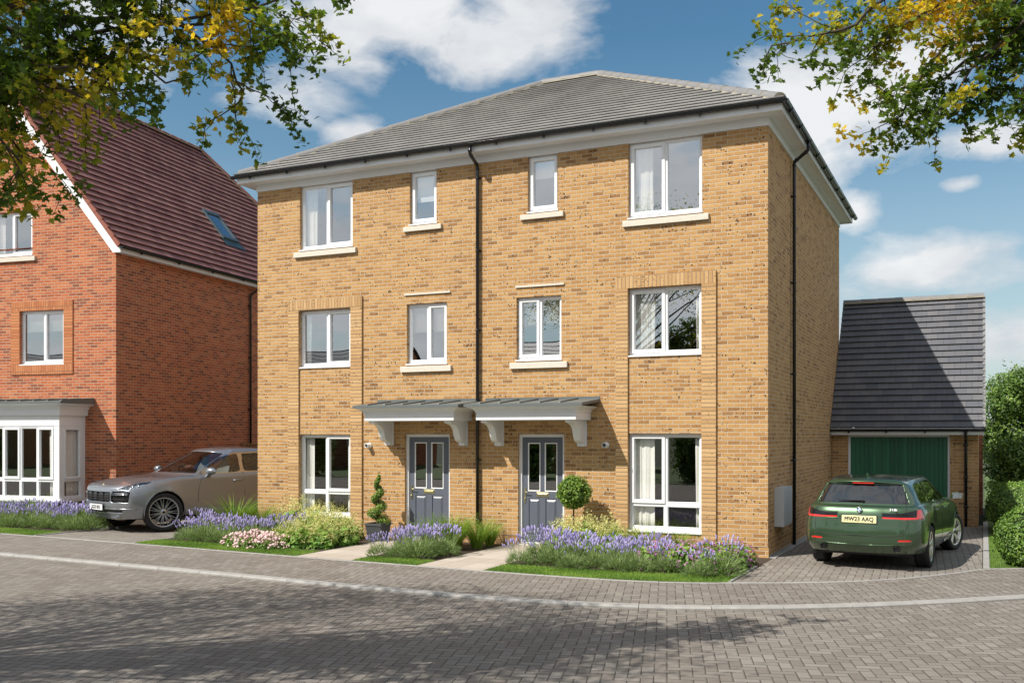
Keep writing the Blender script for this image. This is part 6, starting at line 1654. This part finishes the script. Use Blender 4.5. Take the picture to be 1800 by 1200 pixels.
# ------------------------------------------------------------------ bushes and trees on the right
def bush(name, lab, cat, c, rad, n, size, leaf, mat, seed, bumpy=.07, depth=.16, group=None, full=True, parts=1, freq=5.0):
    g = np.random.default_rng(seed); e = empty(name, (c[0],c[1],0), 0, lab, cat, group)
    core(e, 'light_block_core', (0,0,c[2]), (rad[0]*.82,rad[1]*.82,rad[2]*.82), M['inner'])  # added dark filler under the leaf shell, keeps light from passing through
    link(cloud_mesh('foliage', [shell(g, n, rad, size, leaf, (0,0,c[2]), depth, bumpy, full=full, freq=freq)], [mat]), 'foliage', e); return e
bush('round_bush', 'round clipped green bush nearest the kerb on the right of the drive', 'bush', (.66,18.52,.50), (.50,.50,.50), 9000, .042, LEAF6, M['hedge'], 301)
bush('round_bush', 'taller round clipped bush behind the nearest one, half in the shade of the house', 'bush', (.76,25.0,.56), (.72,1.6,.58), 13000, .045, LEAF6, M['hedge'], 302)
def hedge_run(name, lab, x0, x1, y, h, w, seed):
    g = np.random.default_rng(seed); e = empty(name, ((x0+x1)/2,y,0), 0, lab, 'hedge'); hx = (x1-x0)/2
    m = MB(); m.box(-hx+.08, hx-.08, -w+.08, w-.08, 0, h-.08); m.build('light_block_core', M['inner'], e); n = int((hx*2*(2*w+2*h))*950)  # added dark box inside the hedge, stops light showing through the leaves
    q = g.uniform(0,1,n); x = g.uniform(-hx,hx,n); top = q < w/(w+h); side = np.where(g.uniform(0,1,n) < .5, -1, 1)
    yy = np.where(top, g.uniform(-w,w,n), side*w); zz = np.where(top, h, g.uniform(0,h,n)); nr = np.stack([np.zeros(n), np.where(top,0,side), np.where(top,1,0)],1).astype(float)
    pos = np.stack([x,yy,zz],1)+g.normal(0,.035,(n,3))
    link(cloud_mesh('foliage', [(LEAF6[0], LEAF6[1], pos, frames(g, n, nr+np.array([0,0,.3]), .5), g.uniform(.7,1.3,n)*.05, np.clip(.5+g.normal(0,.22,n),0,1), 0)], [M['hedge']]), 'foliage', e)
hedge_run('box_hedge', 'low clipped green hedge behind the round bushes, below the tall trees', .1, 5.5, 28.5, .92, .45, 310)
m_g = np.random.default_rng(311)
rb = empty('red_leaved_shrub', (1.55,24.6,0), 0, 'small red leaved shrub at the right edge behind the round bushes', 'shrub')
M['red_leaf'] = leaf_mat('red_leaf', [(0, (.10,.02,.03)), (.5, (.22,.05,.06)), (1, (.36,.12,.12))], .3)
link(cloud_mesh('foliage', [shell(m_g, 1600, (.4,.4,.45), .055, LEAF6, (0,0,.5), .4, .2)], [M['red_leaf']]), 'foliage', rb)
def broad_tree(name, lab, c, h, r, seed, n=26000, size=.085, lobes=16, mat=None, group=None, low=.12):
    g = np.random.default_rng(seed); e = empty(name, (c[0],c[1],0), 0, lab, 'tree', group); G_ = []; m = MB()
    m.tube([(0,0,-.1),(.05,0,h*.3),(0,.05,h*.6),(.05,0,h*.85)], .1, 9, radii=[.16,.12,.08,.03])
    cs = []
    for k in range(lobes):
        t = (k+.5)/lobes; a = k*2.4+g.uniform(0,.6); zc = h*(low+.76*t); rr = r*(.78*math.sin(PI*min(1,.22+.78*(1-t)))**.8)*g.uniform(.55,1.0)
        q = (rr*math.cos(a)*.75, rr*math.sin(a)*.75, zc); s = r*g.uniform(.36,.52)*(1-.35*t); cs.append((q,s))
        m.tube([(0,0,max(.2,zc-h*.2)), (q[0]*.5,q[1]*.5,zc-h*.06), q], .04, 6, radii=[.05,.035,.012])
        G_.append(shell(g, n//lobes, (s,s,s*.85), size, LEAF6, q, .55, .22, up=.35, spread=.6, freq=6.0))
        # loose sprays breaking the outline
        nn = 24
        for _ in range(nn):
            v = g.normal(size=3); v /= np.linalg.norm(v); b = np.array(q)+v*s*g.uniform(.95,1.0); k2 = 9
            pos = b+np.outer(np.linspace(0,.34,k2), v*np.array([1,1,.8])+np.array([0,0,.35]))+g.normal(0,.03,(k2,3))
            G_.append((LEAF6[0], LEAF6[1], pos, frames(g,k2,np.tile(v,(k2,1))+np.array([0,0,.3]),.6), g.uniform(.6,1.1,k2)*size, np.clip(.65+g.normal(0,.2,k2),0,1), 0))
    m.build('trunk', M['bark'], e); link(cloud_mesh('crown', G_, [mat or M['laurel']]), 'crown', e); return e
broad_tree('broadleaf_tree', 'tall bushy green tree behind the hedge, nearest the garage', (1.15,33.0), 4.35, 1.75, 401, 34000)
broad_tree('broadleaf_tree', 'bushy green tree at the right edge behind the hedge', (3.6,32.0), 4.8, 2.1, 402, 30000)
broad_tree('laurel_bush', 'broad dark laurel below the tall tree beside the garage', (1.3,30.6), 2.5, 1.5, 403, 20000, .10, lobes=12, low=.05)
broad_tree('broadleaf_tree', 'green tree far back at the right edge', (5.5,40), 6.2, 2.8, 404, 16000, .11)
# trees across the road, seen in the window reflections
for k, (x, y, h, r_) in enumerate(((-17,-12,4.6,2.2),(-2,-11,5.0,2.2),(-24,-13,5.6,2.4),(10,-9,6.5,2.6),(-7,-9.5,3.0,1.5),(-12,-9.5,2.6,1.5),(-20.5,-9.5,2.8,1.6),(-34,-9.5,3.2,1.8),(-38,-11,4.6,2.2),(-29,-9.5,2.8,1.6),(-48,-9,3.6,2.2),(-44,-9,3,1.9),(-54,-10,5,2.6))):
    broad_tree('street_tree', 'green tree across the road behind the camera', (x,y), h, r_, 500+k, 5200, .16, lobes=11, group='trees across the road')
